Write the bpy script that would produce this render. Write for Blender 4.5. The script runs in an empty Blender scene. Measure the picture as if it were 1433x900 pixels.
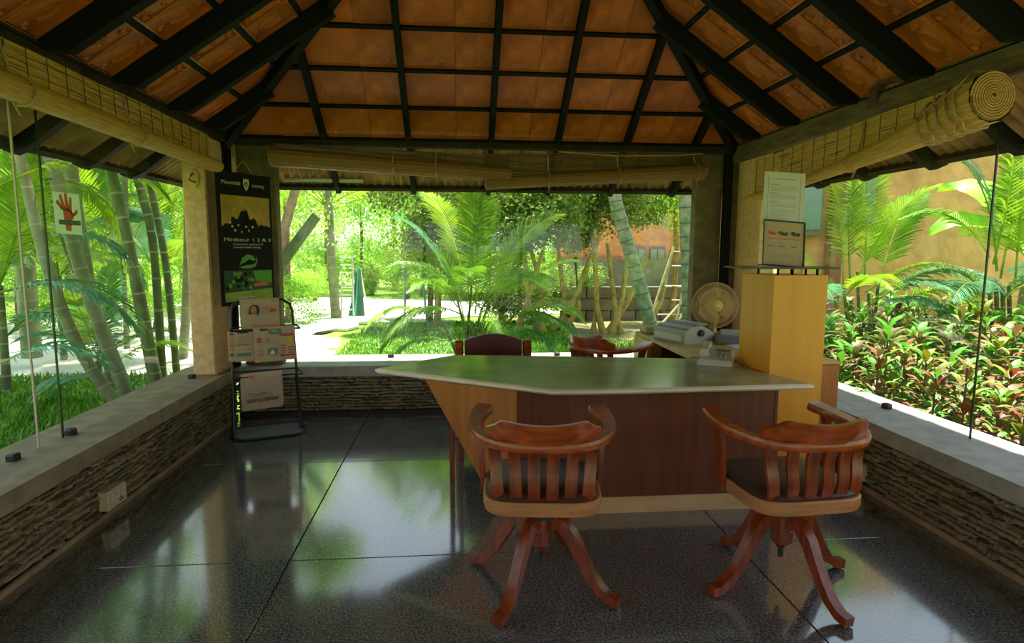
import bpy, math, random
from math import sin, cos, pi, radians, sqrt, atan2
from mathutils import Vector, Matrix, noise
random.seed(7)
SC = bpy.context.scene
COL = SC.collection

# ------------------------------------------------------------ camera
CAM_H = 1.6
FPX, PIT, YAW, ROL = 852.96, .1184, .0885, .0041
_f = Vector((sin(YAW)*cos(PIT), cos(YAW)*cos(PIT), -sin(PIT)))
_r = Vector((cos(YAW), -sin(YAW), 0)); _u = _r.cross(_f)
R_ = _r*cos(ROL) + _u*sin(ROL); U_ = _u*cos(ROL) - _r*sin(ROL)
cd = bpy.data.cameras.new('camera'); cam = bpy.data.objects.new('camera', cd); COL.objects.link(cam)
cd.sensor_width = 36; cd.lens = FPX/1433*36; cd.clip_end = 300; cd.clip_start = .02
M = Matrix.Identity(4)
for i in range(3):
    M[i][0] = R_[i]; M[i][1] = U_[i]; M[i][2] = -_f[i]; M[i][3] = (0, 0, CAM_H)[i]
cam.matrix_world = M
SC.camera = cam

def at(px, py, Y):
    "point of the scene seen at a pixel, at depth Y"
    d = _f*FPX + R_*(px-716.5) - U_*(py-450)
    return Vector((0, 0, CAM_H)) + d*(Y/d.y)

# ------------------------------------------------------------ world, sun, exposure
w = bpy.data.worlds.new('sky'); SC.world = w; w.use_nodes = True
nt = w.node_tree; bg = nt.nodes['Background']
# hazy midday sky: white near the horizon, paler blue overhead, the same all round
tcw = nt.nodes.new('ShaderNodeTexCoord'); spx = nt.nodes.new('ShaderNodeSeparateXYZ'); nt.links.new(tcw.outputs['Generated'], spx.inputs[0])
crw = nt.nodes.new('ShaderNodeValToRGB'); nt.links.new(spx.outputs['Z'], crw.inputs[0]); nt.links.new(crw.outputs[0], bg.inputs[0])
crw.color_ramp.elements[0].position = 0; crw.color_ramp.elements[0].color = (.95, .97, .95, 1)
crw.color_ramp.elements[1].position = .9; crw.color_ramp.elements[1].color = (.42, .60, .90, 1)
bg.inputs[1].default_value = 1.2
sd = bpy.data.lights.new('sun', 'SUN'); sd.energy = 12.0; sd.angle = radians(1.5); sd.color = (1, .93, .80)
sun = bpy.data.objects.new('sun', sd); COL.objects.link(sun)
# the sun stands beyond the back wall, a little to the right, high
az, el = radians(32), radians(75)
sdir = Vector((sin(az)*cos(el), cos(az)*cos(el), sin(el)))
sun.rotation_euler = sdir.to_track_quat('Z', 'Y').to_euler()
SC.view_settings.view_transform = 'Standard'; SC.view_settings.look = 'None'
SC.view_settings.gamma = 1; SC.view_settings.use_curve_mapping = False
SC.view_settings.exposure = 0.52

# ------------------------------------------------------------ materials
MATS = {}
def mat(name, col, rough=.6, metal=0, spec=.5, var=.0, scale=8, bump=0, bscale=30, stretch=(1, 1, 1), transl=0, objvar=0, col2=None, coat=0):
    m = bpy.data.materials.new(name); m.use_nodes = True; MATS[name] = m
    t = m.node_tree; N = t.nodes; L = t.links
    b = N['Principled BSDF']; b.inputs['Roughness'].default_value = rough; b.inputs['Metallic'].default_value = metal
    b.inputs['Specular IOR Level'].default_value = spec; b.inputs['Coat Weight'].default_value = coat
    b.inputs['Coat Roughness'].default_value = .12
    c = (*col, 1)
    b.inputs['Base Color'].default_value = c
    tc = N.new('ShaderNodeTexCoord'); mp = N.new('ShaderNodeMapping'); mp.inputs['Scale'].default_value = stretch
    L.new(tc.outputs['Object'], mp.inputs[0])
    out = None
    if var or col2:
        n = N.new('ShaderNodeTexNoise'); n.inputs['Scale'].default_value = scale; n.inputs['Detail'].default_value = 6
        L.new(mp.outputs[0], n.inputs[0])
        r = N.new('ShaderNodeValToRGB'); r.color_ramp.elements[0].position = .35; r.color_ramp.elements[1].position = .65
        a = col2 if col2 else tuple(x*(1-var) for x in col)
        r.color_ramp.elements[0].color = (*a, 1)
        r.color_ramp.elements[1].color = (*(col if col2 else tuple(min(1, x*(1+var)) for x in col)), 1)
        L.new(n.outputs['Fac'], r.inputs[0]); out = r.outputs[0]
    if objvar:
        oi = N.new('ShaderNodeObjectInfo'); h = N.new('ShaderNodeHueSaturation')
        ma = N.new('ShaderNodeMath'); ma.operation = 'MULTIPLY_ADD'; ma.inputs[1].default_value = objvar; ma.inputs[2].default_value = 1-objvar/2
        L.new(oi.outputs['Random'], ma.inputs[0]); L.new(ma.outputs[0], h.inputs['Value'])
        if out: L.new(out, h.inputs['Color'])
        else: h.inputs['Color'].default_value = c
        out = h.outputs[0]
    if out: L.new(out, b.inputs['Base Color'])
    if bump:
        n2 = N.new('ShaderNodeTexNoise'); n2.inputs['Scale'].default_value = bscale; n2.inputs['Detail'].default_value = 5
        L.new(mp.outputs[0], n2.inputs[0]); bp = N.new('ShaderNodeBump'); bp.inputs['Strength'].default_value = bump
        bp.inputs['Distance'].default_value = .02
        L.new(n2.outputs['Fac'], bp.inputs['Height']); L.new(bp.outputs[0], b.inputs['Normal'])
    if transl:
        tr = N.new('ShaderNodeBsdfTranslucent'); mx = N.new('ShaderNodeMixShader'); mx.inputs[0].default_value = transl
        if out: L.new(out, tr.inputs[0])
        else: tr.inputs[0].default_value = c
        L.new(b.outputs[0], mx.inputs[1]); L.new(tr.outputs[0], mx.inputs[2]); L.new(mx.outputs[0], N['Material Output'].inputs[0])
    return m

def glass_mat(name, tint=(.96, 1, .98)):
    m = bpy.data.materials.new(name); m.use_nodes = True; t = m.node_tree; N = t.nodes; L = t.links
    N.remove(N['Principled BSDF'])
    tr = N.new('ShaderNodeBsdfTransparent'); tr.inputs[0].default_value = (*tint, 1)
    gl = N.new('ShaderNodeBsdfGlossy'); gl.inputs['Roughness'].default_value = .01
    lw = N.new('ShaderNodeLayerWeight'); lw.inputs[0].default_value = .5
    pw = N.new('ShaderNodeMath'); pw.operation = 'POWER'; pw.inputs[1].default_value = 4.5; L.new(lw.outputs['Facing'], pw.inputs[0])
    fr = N.new('ShaderNodeMath'); fr.operation = 'MULTIPLY_ADD'; fr.inputs[1].default_value = .8; fr.inputs[2].default_value = .045; L.new(pw.outputs[0], fr.inputs[0])
    mx = N.new('ShaderNodeMixShader'); L.new(fr.outputs[0], mx.inputs[0]); L.new(tr.outputs[0], mx.inputs[1]); L.new(gl.outputs[0], mx.inputs[2])
    L.new(mx.outputs[0], N['Material Output'].inputs[0]); return m
GLASS = glass_mat('clear_glass')

terra = mat('terracotta', (.50, .125, .010), .42, var=.3, scale=1.6, bump=.30, bscale=11, objvar=.3)
terra_out = mat('terracotta_outside', (.42, .16, .07), .8, var=.3)
steel_blk = mat('black_painted_steel', (.009, .010, .008), .7, spec=.15)
beamwood = mat('weathered_beam', (.13, .085, .035), .7, var=.35, scale=6, stretch=(6, 1, 6), bump=.3)
beamdark = mat('dark_beam', (.035, .024, .012), .8, var=.3, spec=.15)
corru = mat('corrugated_tile', (.30, .16, .06), .7, var=.35, scale=5)
sillolive = mat('sill_concrete_olive', (.30, .23, .13), .65, var=.2, scale=9, bump=.15, bscale=80)
granite_lit = mat('pier_granite_lit', (.72, .43, .21), .7, var=.14, scale=20, bump=.25, bscale=60)  # light falling on the side slabs is put into this paler stone colour
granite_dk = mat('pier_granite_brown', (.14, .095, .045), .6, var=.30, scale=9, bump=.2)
sillm = mat('sill_concrete', (.40, .37, .31), .6, var=.16, scale=10, bump=.15, bscale=80)
slate = mat('slate_strip', (.27, .205, .115), .8, spec=.2, var=.3, scale=9, bump=.35, bscale=40, objvar=.75)
mortar = mat('dark_mortar', (.035, .028, .02), .9)
skirt = mat('skirting_mortar', (.34, .22, .12), .8, var=.2)
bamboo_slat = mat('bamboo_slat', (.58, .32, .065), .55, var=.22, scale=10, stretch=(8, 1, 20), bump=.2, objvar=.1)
roll_paper = mat('rolled_bamboo', (.50, .27, .11), .6, var=.2, scale=12, stretch=(1, 1, 6))
rope = mat('jute_rope', (.42, .28, .14), .9, var=.2)
thread = mat('dark_thread', (.05, .035, .02), .9)
woodred = mat('red_brown_chair_wood', (.23, .036, .005), .34, var=.4, scale=5, stretch=(6, 6, 1), coat=.2)
woodrail = mat('chair_rail_wood', (.34, .058, .008), .30, var=.35, scale=5, stretch=(1, 8, 8), coat=.2)
seattan = mat('seat_rim_wood', (.46, .19, .07), .5, var=.16, scale=7, stretch=(1, 1, 6))
leather = mat('dark_brown_leather', (.050, .018, .010), .45, var=.3, scale=4)
burg = mat('burgundy_leather', (.10, .010, .010), .4, var=.2)
blackm = mat('black_metal', (.012, .012, .012), .4, spec=.6)
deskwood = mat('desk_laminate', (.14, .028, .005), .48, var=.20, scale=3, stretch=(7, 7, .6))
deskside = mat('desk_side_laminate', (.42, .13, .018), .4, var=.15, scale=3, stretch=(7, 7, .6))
plinthm = mat('pale_wood_plinth', (.62, .37, .18), .5, var=.1, scale=3, stretch=(1, 6, 6))
orange = mat('orange_laminate', (.78, .33, .022), .40, var=.06, scale=2, stretch=(4, 4, .4))
marble = mat('green_grey_marble', (.38, .42, .24), .13, var=0, col2=(.24, .29, .14), scale=2.2, stretch=(1, 2.4, 1))  # greenish stone, with the garden's green reflection also put into the colour
marble_edge = mat('marble_edge', (.92, .74, .62), .3, var=.05)
yelwood = mat('yellow_laminate', (.50, .36, .06), .4, var=.15, scale=4)
white = mat('off_white_plastic', (.62, .60, .52), .4)
greypl = mat('grey_green_plastic', (.40, .43, .36), .45)
greydk = mat('dark_grey_plastic', (.16, .16, .15), .5)
beige = mat('fan_beige', (.60, .37, .14), .45)
beigeye = mat('fan_hub_yellow', (.55, .42, .08), .4)
paper = mat('newsprint', (.47, .33, .21), .8, var=.05, scale=20)
paper2 = mat('newsprint_pink', (.66, .38, .22), .8, var=.05)
whitepaper = mat('white_paper', (.62, .58, .60), .7)
inkgrey = mat('ink_grey', (.33, .27, .21), .8)
inkpale = mat('ink_pale', (.46, .37, .29), .8)
inkblack = mat('ink_black', (.03, .03, .03), .7)
inkred = mat('ink_red', (.50, .06, .04), .7)
inkorange = mat('ink_orange', (.62, .16, .05), .7)
inkyel = mat('ink_yellow', (.60, .40, .03), .7)
inkteal = mat('ink_teal', (.10, .17, .15), .7)
inkskin = mat('ink_skin', (.50, .17, .10), .7)
inkwhite = mat('ink_white', (.70, .66, .50), .7)
inkgreen = mat('ink_green', (.10, .34, .02), .6)
inkdgreen = mat('ink_dark_green', (.02, .06, .012), .6)
inkmauve = mat('ink_mauve', (.42, .36, .44), .7)
posterblk = mat('poster_black', (.006, .006, .006), .55, spec=.15)
posteryel = mat('poster_yellow', (.42, .25, .02), .4, var=.35, scale=5)
postergrass = mat('poster_grass', (.24, .34, .02), .4, var=.3, scale=7)
signpale = mat('sign_pale_green', (.80, .88, .68), .5, transl=.55)
signred = mat('sign_red', (.80, .20, .10), .5, transl=.4)
socketm = mat('socket_cream', (.66, .52, .30), .4)
ladderm = mat('pale_metal', (.62, .66, .62), .4, metal=.3)
bluem = mat('blue_painted_metal', (.10, .22, .34), .4)
slidegreen = mat('dark_green_slide', (.03, .10, .05), .5)
teal = mat('teal_paint', (.02, .42, .28), .4)

def floor_mat():
    m = bpy.data.materials.new('polished_granite'); m.use_nodes = True; t = m.node_tree; N = t.nodes; L = t.links
    b = N['Principled BSDF']; tc = N.new('ShaderNodeTexCoord')
    n = N.new('ShaderNodeTexNoise'); n.inputs['Scale'].default_value = 95; n.inputs['Detail'].default_value = 3
    v = N.new('ShaderNodeTexVoronoi'); v.inputs['Scale'].default_value = 190
    n3 = N.new('ShaderNodeTexNoise'); n3.inputs['Scale'].default_value = 2.2; n3.inputs['Detail'].default_value = 4
    for x in (n, v, n3): L.new(tc.outputs['Object'], x.inputs[0])
    r = N.new('ShaderNodeValToRGB'); e = r.color_ramp.elements
    e[0].position = .36; e[0].color = (.04, .045, .042, 1); e[1].position = .68; e[1].color = (.30, .315, .295, 1)
    mx = N.new('ShaderNodeMix'); mx.data_type = 'RGBA'; mx.blend_type = 'MULTIPLY'; mx.inputs[0].default_value = .45
    L.new(n.outputs['Fac'], r.inputs[0]); L.new(r.outputs[0], mx.inputs[6]); L.new(v.outputs['Color'], mx.inputs[7])
    L.new(mx.outputs[2], b.inputs['Base Color'])
    r2 = N.new('ShaderNodeMapRange'); r2.inputs[3].default_value = .06; r2.inputs[4].default_value = .16
    L.new(n3.outputs['Fac'], r2.inputs[0]); L.new(r2.outputs[0], b.inputs['Roughness'])
    bp = N.new('ShaderNodeBump'); bp.inputs['Strength'].default_value = .02; bp.inputs['Distance'].default_value = .02
    n4 = N.new('ShaderNodeTexNoise'); n4.inputs['Scale'].default_value = 6; L.new(tc.outputs['Object'], n4.inputs[0])
    L.new(n4.outputs['Fac'], bp.inputs['Height']); L.new(bp.outputs[0], b.inputs['Normal'])
    b.inputs['Specular IOR Level'].default_value = 1.0; b.inputs['Coat Weight'].default_value = .8; b.inputs['Coat IOR'].default_value = 1.8; b.inputs['Coat Roughness'].default_value = .10
    return m
granite = floor_mat()

def leafmat(name, a, b2, scale=3, tr=.32, ov=.45, rough=.5):
    return mat(name, a, rough, col2=b2, scale=scale, transl=tr, objvar=ov)
L_palm = leafmat('palm_leaf_green', (.20, .40, .02), (.07, .20, .01), tr=.35)
L_lime = leafmat('palm_leaf_lime', (.38, .54, .02), (.15, .34, .015), tr=.4)
L_blue = leafmat('palm_leaf_bluish', (.16, .40, .20), (.10, .30, .13), rough=.3)
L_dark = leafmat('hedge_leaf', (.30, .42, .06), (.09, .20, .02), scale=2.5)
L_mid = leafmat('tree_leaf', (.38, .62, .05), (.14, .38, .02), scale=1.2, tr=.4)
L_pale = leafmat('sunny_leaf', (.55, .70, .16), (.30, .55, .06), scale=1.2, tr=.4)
L_banana = leafmat('banana_leaf', (.34, .68, .02), (.20, .52, .02), scale=6, ov=0)
L_cg = leafmat('shrub_leaf_green', (.07, .34, .03), (.14, .38, .015), scale=9, tr=.3)
L_cy = leafmat('shrub_leaf_yellow', (.28, .24, .012), (.12, .22, .010), scale=9, tr=.2)
L_cr = leafmat('shrub_leaf_copper', (.36, .05, .02), (.16, .08, .015), scale=9, tr=.25)
L_cd = leafmat('shrub_leaf_dull', (.13, .17, .03), (.20, .08, .03), scale=9, tr=.25)
stemm = mat('ringed_palm_stem', (.11, .14, .04), .6, var=.3, scale=6, bump=.2)
stemlt = mat('pale_palm_stem', (.21, .23, .11), .6, var=.25, scale=6, bump=.2)
stembl = mat('bluish_green_trunk', (.13, .21, .085), .65, col2=(.36, .38, .24), scale=9, bump=.3)
ringm = mat('stem_ring', (.34, .32, .20), .8)
ringd = mat('dark_stem_ring', (.09, .13, .08), .8)
barkm = mat('olive_bark', (.34, .27, .07), .8, var=.3, scale=8, bump=.4)
barkb = mat('brown_bark', (.17, .12, .07), .85, var=.3, scale=8, bump=.4)
grassm = leafmat('grass_blade', (.20, .42, .02), (.10, .28, .01), scale=4, tr=.35, ov=0)
lawnm = mat('lawn_soil', (.13, .26, .02), .9, col2=(.22, .36, .04), scale=1.5, bump=.5, bscale=25)
sandm = mat('pale_sand', (.84, .78, .68), .9, var=.08, scale=4, bump=.2)
leaflitter = mat('leaf_litter_ground', (.26, .19, .09), .9, col2=(.13, .17, .04), scale=5, bump=.6, bscale=20)
earthwall = mat('ochre_earth_plaster', (.62, .34, .13), .9, var=.22, scale=2.2, bump=1.0, bscale=9)
earthwall2 = mat('orange_plaster', (.58, .24, .10), .9, var=.2, scale=3, bump=.4)
stonegrey = mat('grey_block', (.15, .14, .10), .85, var=.25, scale=4, bump=.4, objvar=.4)
panem = mat('dark_window_pane', (.16, .24, .22), .15, spec=.8)
framem = mat('red_brown_frame', (.26, .09, .05), .6)
hookm = mat('hook_brown', (.12, .05, .03), .5)

# ------------------------------------------------------------ mesh helpers
class MB:
    def __init__(s): s.v = []; s.f = []; s.m = []; s.mi = 0
    def add(s, vs, fs):
        o = len(s.v); s.v += [tuple(x) for x in vs]; s.f += [tuple(i+o for i in f) for f in fs]; s.m += [s.mi]*len(fs); return s
    def box(s, c, d, M=None):
        x, y, z = (q/2 for q in d)
        vs = [Vector((a*x, b*y, e*z)) for a in (-1, 1) for b in (-1, 1) for e in (-1, 1)]
        if M: vs = [M @ q for q in vs]
        vs = [q+Vector(c) for q in vs]
        return s.add(vs, [(0, 1, 3, 2), (4, 6, 7, 5), (0, 4, 5, 1), (2, 3, 7, 6), (0, 2, 6, 4), (1, 5, 7, 3)])
    def bbox(s, c, d, b=.006):
        "box with chamfered edges"
        hx, hy, hz = (q/2 for q in d); b = min(b, hx*.9, hy*.9, hz*.9); o = len(s.v); vs = []; idx = {}
        for X in (-1, 1):
            for Y in (-1, 1):
                for Z in (-1, 1):
                    for k in range(3):
                        p = [X*hx, Y*hy, Z*hz]
                        for j in range(3):
                            if j != k: p[j] -= (X, Y, Z)[j]*b
                        idx[(X, Y, Z, k)] = len(vs); vs.append(Vector(p)+Vector(c))
        fs = []
        for k in range(3):
            a, b2 = [j for j in range(3) if j != k]
            for S in (-1, 1):
                q = []
                for (A, B) in ((-1, -1), (1, -1), (1, 1), (-1, 1)):
                    t = [0, 0, 0]; t[k] = S; t[a] = A; t[b2] = B; q.append(idx[(*t, k)])
                fs.append(tuple(q))
            for A in (-1, 1):
                for B in (-1, 1):
                    t1 = [0]*3; t1[a] = A; t1[b2] = B; t2 = list(t1); t1[k] = -1; t2[k] = 1
                    fs.append((idx[(*t1, a)], idx[(*t2, a)], idx[(*t2, b2)], idx[(*t1, b2)]))
        for X in (-1, 1):
            for Y in (-1, 1):
                for Z in (-1, 1): fs.append(tuple(idx[(X, Y, Z, k)] for k in range(3)))
        return s.add(vs, fs)
    def prism(s, poly, z0, z1):
        n = len(poly)
        vs = [(x, y, z0) for x, y in poly]+[(x, y, z1) for x, y in poly]
        return s.add(vs, [tuple(range(n))[::-1], tuple(range(n, 2*n))]+[(i, (i+1) % n, n+(i+1) % n, n+i) for i in range(n)])
    def slab(s, pts, off):
        "polygon pts extruded by vector off"
        n = len(pts); off = Vector(off); vs = [Vector(q) for q in pts]; vs += [q+off for q in vs]
        return s.add(vs, [tuple(range(n))[::-1], tuple(range(n, 2*n))]+[(i, (i+1) % n, n+(i+1) % n, n+i) for i in range(n)])
    def sweep(s, pts, prof, closed=False, up=(0, 0, 1), scales=None):
        "sweep a profile [(side,up)] along pts"
        pts = [Vector(q) for q in pts]; n = len(pts); k = len(prof); up = Vector(up); vs = []
        for i, q in enumerate(pts):
            a = pts[i-1] if (i or closed) else pts[0]; b = pts[(i+1) % n] if (i < n-1 or closed) else pts[-1]
            t = (b-a).normalized(); sd_ = t.cross(up)
            if sd_.length < 1e-4: sd_ = t.cross(Vector((0, 1, .01)))
            sd_.normalize(); uu = sd_.cross(t)
            sc = scales[i] if scales else (1, 1)
            if not isinstance(sc, tuple): sc = (sc, sc)
            vs += [q+sd_*x*sc[0]+uu*y*sc[1] for x, y in prof]
        fs = []
        for i in range(n if closed else n-1):
            j = (i+1) % n
            fs += [(i*k+a, i*k+(a+1) % k, j*k+(a+1) % k, j*k+a) for a in range(k)]
        if not closed: fs += [tuple(range(k))[::-1], tuple((n-1)*k+a for a in range(k))]
        return s.add(vs, fs)
    def tube(s, pts, r, n=8, closed=False, rs=None):
        prof = [(cos(2*pi*a/n), sin(2*pi*a/n)) for a in range(n)]
        return s.sweep(pts, prof, closed, scales=[(q, q) for q in (rs or [r]*len(pts))])
    def bar(s, a, b, w_, h_, up=(0, 0, 1)):
        return s.sweep([a, b], [(-w_/2, -h_/2), (w_/2, -h_/2), (w_/2, h_/2), (-w_/2, h_/2)], up=up)
    def lathe(s, prof, c=(0, 0, 0), n=24, M=None):
        vs = []; c = Vector(c)
        for r, z in prof:
            for a in range(n):
                q = Vector((r*cos(2*pi*a/n), r*sin(2*pi*a/n), z)); vs.append((M @ q if M else q)+c)
        k = len(prof)
        fs = [(i*n+a, i*n+(a+1) % n, (i+1)*n+(a+1) % n, (i+1)*n+a) for i in range(k-1) for a in range(n)]
        fs += [tuple(range(n))[::-1], tuple((k-1)*n+a for a in range(n))]
        return s.add(vs, fs)
    def build(s, name, m, parent=None, smooth=False, **kw):
        me = bpy.data.meshes.new(name); me.from_pydata(s.v, [], s.f)
        ms = m if isinstance(m, (list, tuple)) else [m]
        for q in ms: me.materials.append(q)
        if len(ms) > 1:
            for p_, i in zip(me.polygons, s.m): p_.material_index = i
        import bmesh
        if kw.pop('fixn', True):
            bm = bmesh.new(); bm.from_mesh(me); bmesh.ops.recalc_face_normals(bm, faces=bm.faces); bm.to_mesh(me); bm.free()
        if smooth:
            for p_ in me.polygons: p_.use_smooth = True
            me.set_sharp_from_angle(angle=radians(40))
        return link(name, me, parent)

def link(name, me, parent=None, loc=None, rot=None, scale=None):
    o = bpy.data.objects.new(name, me); COL.objects.link(o)
    if parent: o.parent = parent
    if loc is not None: o.location = loc
    if rot is not None: o.rotation_euler = rot
    if scale is not None: o.scale = scale
    return o
def tag(o, label=None, cat=None, group=None, kind=None):
    if label: o['label'] = label
    if cat: o['category'] = cat
    if group: o['group'] = group
    if kind: o['kind'] = kind
    return o
def empty(name, loc, label, cat, rz=0, group=None):
    o = bpy.data.objects.new(name, None); COL.objects.link(o); o.location = loc; o.rotation_euler = (0, 0, rz); o.empty_display_size = .1
    return tag(o, label, cat, group)
def copy_tree(o, parent=None):
    c = o.copy(); COL.objects.link(c); c.parent = parent
    for ch in o.children: copy_tree(ch, c)
    return c
def struct(o, label): o['kind'] = 'structure'; o['label'] = label; return o

# flat print on a surface: origin, right, up, normal
class Print:
    def __init__(s, O, U, V): s.O = Vector(O); s.U = Vector(U).normalized(); s.V = Vector(V).normalized(); s.N = s.U.cross(s.V).normalized(); s.mb = MB(); s.mats = []
    def poly(s, pts, m, lay=1):
        if m not in s.mats: s.mats.append(m)
        s.mb.mi = s.mats.index(m)
        P_ = [s.O+s.U*x+s.V*y+s.N*(.0007*lay) for x, y in pts]
        s.mb.add(P_, [tuple(range(len(pts)))]); return s
    def rect(s, x, y, w_, h_, m, lay=1): return s.poly([(x, y), (x+w_, y), (x+w_, y+h_), (x, y+h_)], m, lay)
    def disc(s, x, y, r, m, lay=1, ry=None, n=12): return s.poly([(x+r*cos(2*pi*a/n), y+(ry or r)*sin(2*pi*a/n)) for a in range(n)], m, lay)
    def lines(s, x, y, w_, n, gap, m, h=.0025, lay=1):
        for i in range(n): s.rect(x, y-i*gap, w_*(1 if i % 4 != 3 else .7), h, m, lay)
    def build(s, name, parent): return s.mb.build(name, s.mats, parent, fixn=False)
    def text(s, name, txt, x, y, size, m, parent, lay=2, align='LEFT', width=None, bold=0):
        cu = bpy.data.curves.new('t', 'FONT'); cu.body = txt; cu.size = size; cu.align_x = align; cu.offset = bold
        o = bpy.data.objects.new('t', cu); COL.objects.link(o)
        bpy.context.view_layer.update()
        dg = bpy.context.evaluated_depsgraph_get(); me = bpy.data.meshes.new_from_object(o.evaluated_get(dg))
        bpy.data.objects.remove(o); bpy.data.curves.remove(cu)
        xs = [v.co.x for v in me.vertices]; sx = 1
        if width and xs: sx = width/(max(xs)-min(xs))
        for v in me.vertices:
            v.co = s.O+s.U*(x+v.co.x*sx)+s.V*(y+v.co.y)+s.N*(.0007*lay)
        me.materials.clear(); me.materials.append(m); me.name = name
        return link(name, me, parent)

# ============================================================ ROOM
XL, XR, YB, YF = -2.1, 2.72, 5.91, -0.7
HS, ZB, SL = .4745, 2.61, .68

# ---- floor slabs
fb = MB().box(((XL+XR)/2, (YB+YF)/2+.1, -.06), (XR-XL+.3, YB-YF+.5, .06)).build('floor', mortar)
struct(fb, 'dark polished granite floor of big slabs inside the pavilion')
xs = [XL-.12, -.874, 1.505, XR+.12]; ys = [YF-.2, .1, 1.58, 3.06, 4.54, YB+.12]
for i in range(3):
    for j in range(5):
        x0, x1, y0, y1 = xs[i]+.003, xs[i+1]-.003, ys[j]+.003, ys[j+1]-.003
        MB().bbox(((x0+x1)/2, (y0+y1)/2, -.015), (x1-x0, y1-y0, .03), .002).build('floor_slab', granite, fb)

# ---- stone walls with sills
def stone_mesh(k):
    rnd = random.Random(k); mb = MB(); n = 6; top = []; bot = []
    for i in range(n+1):
        top.append(.5-rnd.random()*.22*(1 if 0 < i < n else 1.3)); bot.append(-.5+rnd.random()*.22)
    vs = []; 
    for i in range(n+1):
        x = -.5+i/n; d = .42+rnd.random()*.16
        vs += [(x, 0, bot[i]), (x, 0, top[i]), (x+rnd.uniform(-.02, .02), -d, top[i]-.06), (x+rnd.uniform(-.02, .02), -d+rnd.uniform(-.1, .1), bot[i]+.06)]
    fs = []
    for i in range(n):
        a = i*4; b = a+4
        fs += [(a+1, b+1, b+2, a+2), (a+2, b+2, b+3, a+3), (a+3, b+3, b, a)]
    fs += [(0, 1, 2, 3), (n*4+3, n*4+2, n*4+1, n*4)]
    mb.add(vs, fs); o = mb.build('stone', slate); me = o.data; bpy.data.objects.remove(o); return me
SM = [stone_mesh(k) for k in range(10)]
def stone_wall(name, label, P0, dirv, length, nrm, near, limit=290):
    "P0 base corner on the inner face; dirv along; nrm into the room; near = point used for choosing the single stones"
    dirv = Vector(dirv); nrm = Vector(nrm); P0 = Vector(P0)
    H_ = HS-.10; th = .30
    core = MB().slab([P0-nrm*.03, P0+dirv*length-nrm*.03, P0+dirv*length-nrm*th, P0-nrm*th], (0, 0, H_)).build(name, mortar)
    struct(core, label)
    st = []; z = .035; rnd = random.Random(name)
    while z < H_-.01:
        h = rnd.uniform(.020, .040); h = min(h, H_-z)
        x = rnd.uniform(-.1, 0)
        while x < length:
            l = rnd.uniform(.05, .19); x1 = min(x+l, length); x0 = max(x, 0)
            if x1-x0 > .02: st.append((x0, x1, z, h, rnd.random(), rnd.uniform(-.07, .07)))
            x += l
        z += h
    st.sort(key=lambda q: (P0+dirv*((q[0]+q[1])/2)-Vector(near)).length)
    ang = atan2(dirv.y, dirv.x)
    flip = -1 if (Matrix.Rotation(ang, 3, 'Z') @ Vector((0, -1, 0))).dot(nrm) > 0 else 1
    rest = MB()
    for i, (x0, x1, z, h, r, tilt) in enumerate(st):
        me = SM[int(r*9.99)]; c = P0+dirv*((x0+x1)/2)-nrm*.03+Vector((0, 0, z+h/2))
        sc = (x1-x0-.003, .045+.07*((r*7.3) % 1)**2, h-.002)
        if flip == 1: sc = (sc[0], -sc[1], sc[2])
        if i < limit:
            link('stone', me, core, c, (0, tilt if r > .4 else 0, ang), sc)
        else:
            Mx = Matrix.Translation(c) @ Matrix.Rotation(ang, 4, 'Z') @ Matrix.Diagonal((*sc, 1))
            rest.add([Mx @ v.co for v in me.vertices], [tuple(p.vertices) for p in me.polygons])
    if rest.v: tag(rest.build('small_stones', slate, core), kind='stuff')
    return core
wl = stone_wall('wall_left', 'low left wall faced with thin stacked slate strips', (XL, YF, 0), (0, 1, 0), YB-YF, (1, 0, 0), (XL, 2.9, 0))
wr = stone_wall('wall_right', 'low right wall faced with thin stacked slate strips', (XR, YF, 0), (0, 1, 0), YB-YF, (-1, 0, 0), (XR, 2.7, 0))
wb = stone_wall('wall_back', 'low back wall of dark stacked slate behind desk', (XL, YB, 0), (1, 0, 0), XR-XL, (0, -1, 0), (-.7, YB, 0), 240)
def sill(name, label, poly, m=None):
    mb = MB(); n = len(poly)
    mb.prism(poly, HS-.10, HS-.008)
    cx = sum(q[0] for q in poly)/n; cy = sum(q[1] for q in poly)/n
    mb.prism([(cx+(x-cx)*.995, cy+(y-cy)*.999) for x, y in poly], HS-.009, HS)
    return struct(mb.build(name, m or sillm), label)
sill('trim_1', 'grey concrete window ledge on top of left stone wall', [(XL+.02, YF), (XL+.02, YB-.0), (-2.56, YB-.0), (-2.56, YF)], sillolive)
sill('trim_2', 'grey concrete window ledge on top of right stone wall', [(XR-.02, YF), (XR-.02, YB-.0), (3.26, YB-.0), (3.26, YF)])
sill('trim_3', 'grey concrete window ledge on top of back stone wall', [(-2.56, YB-.02), (3.26, YB-.02), (3.26, 6.52), (-2.56, 6.52)])
struct(MB().box((XR-.006, 2.6, .017), (.03, 6.5, .034)).build('baseboard_right', skirt), 'thin ochre mortar skirting under the right stone wall')
struct(MB().box((XL+.004, 2.6, .015), (.02, 6.5, .03)).build('baseboard_left', skirt), 'thin mortar skirting under the left stone wall')
struct(MB().box(((XL+XR)/2, YB-.004, .015), (4.8, .02, .03)).build('baseboard_back', mortar), 'dark mortar skirting under back stone wall')

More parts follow.
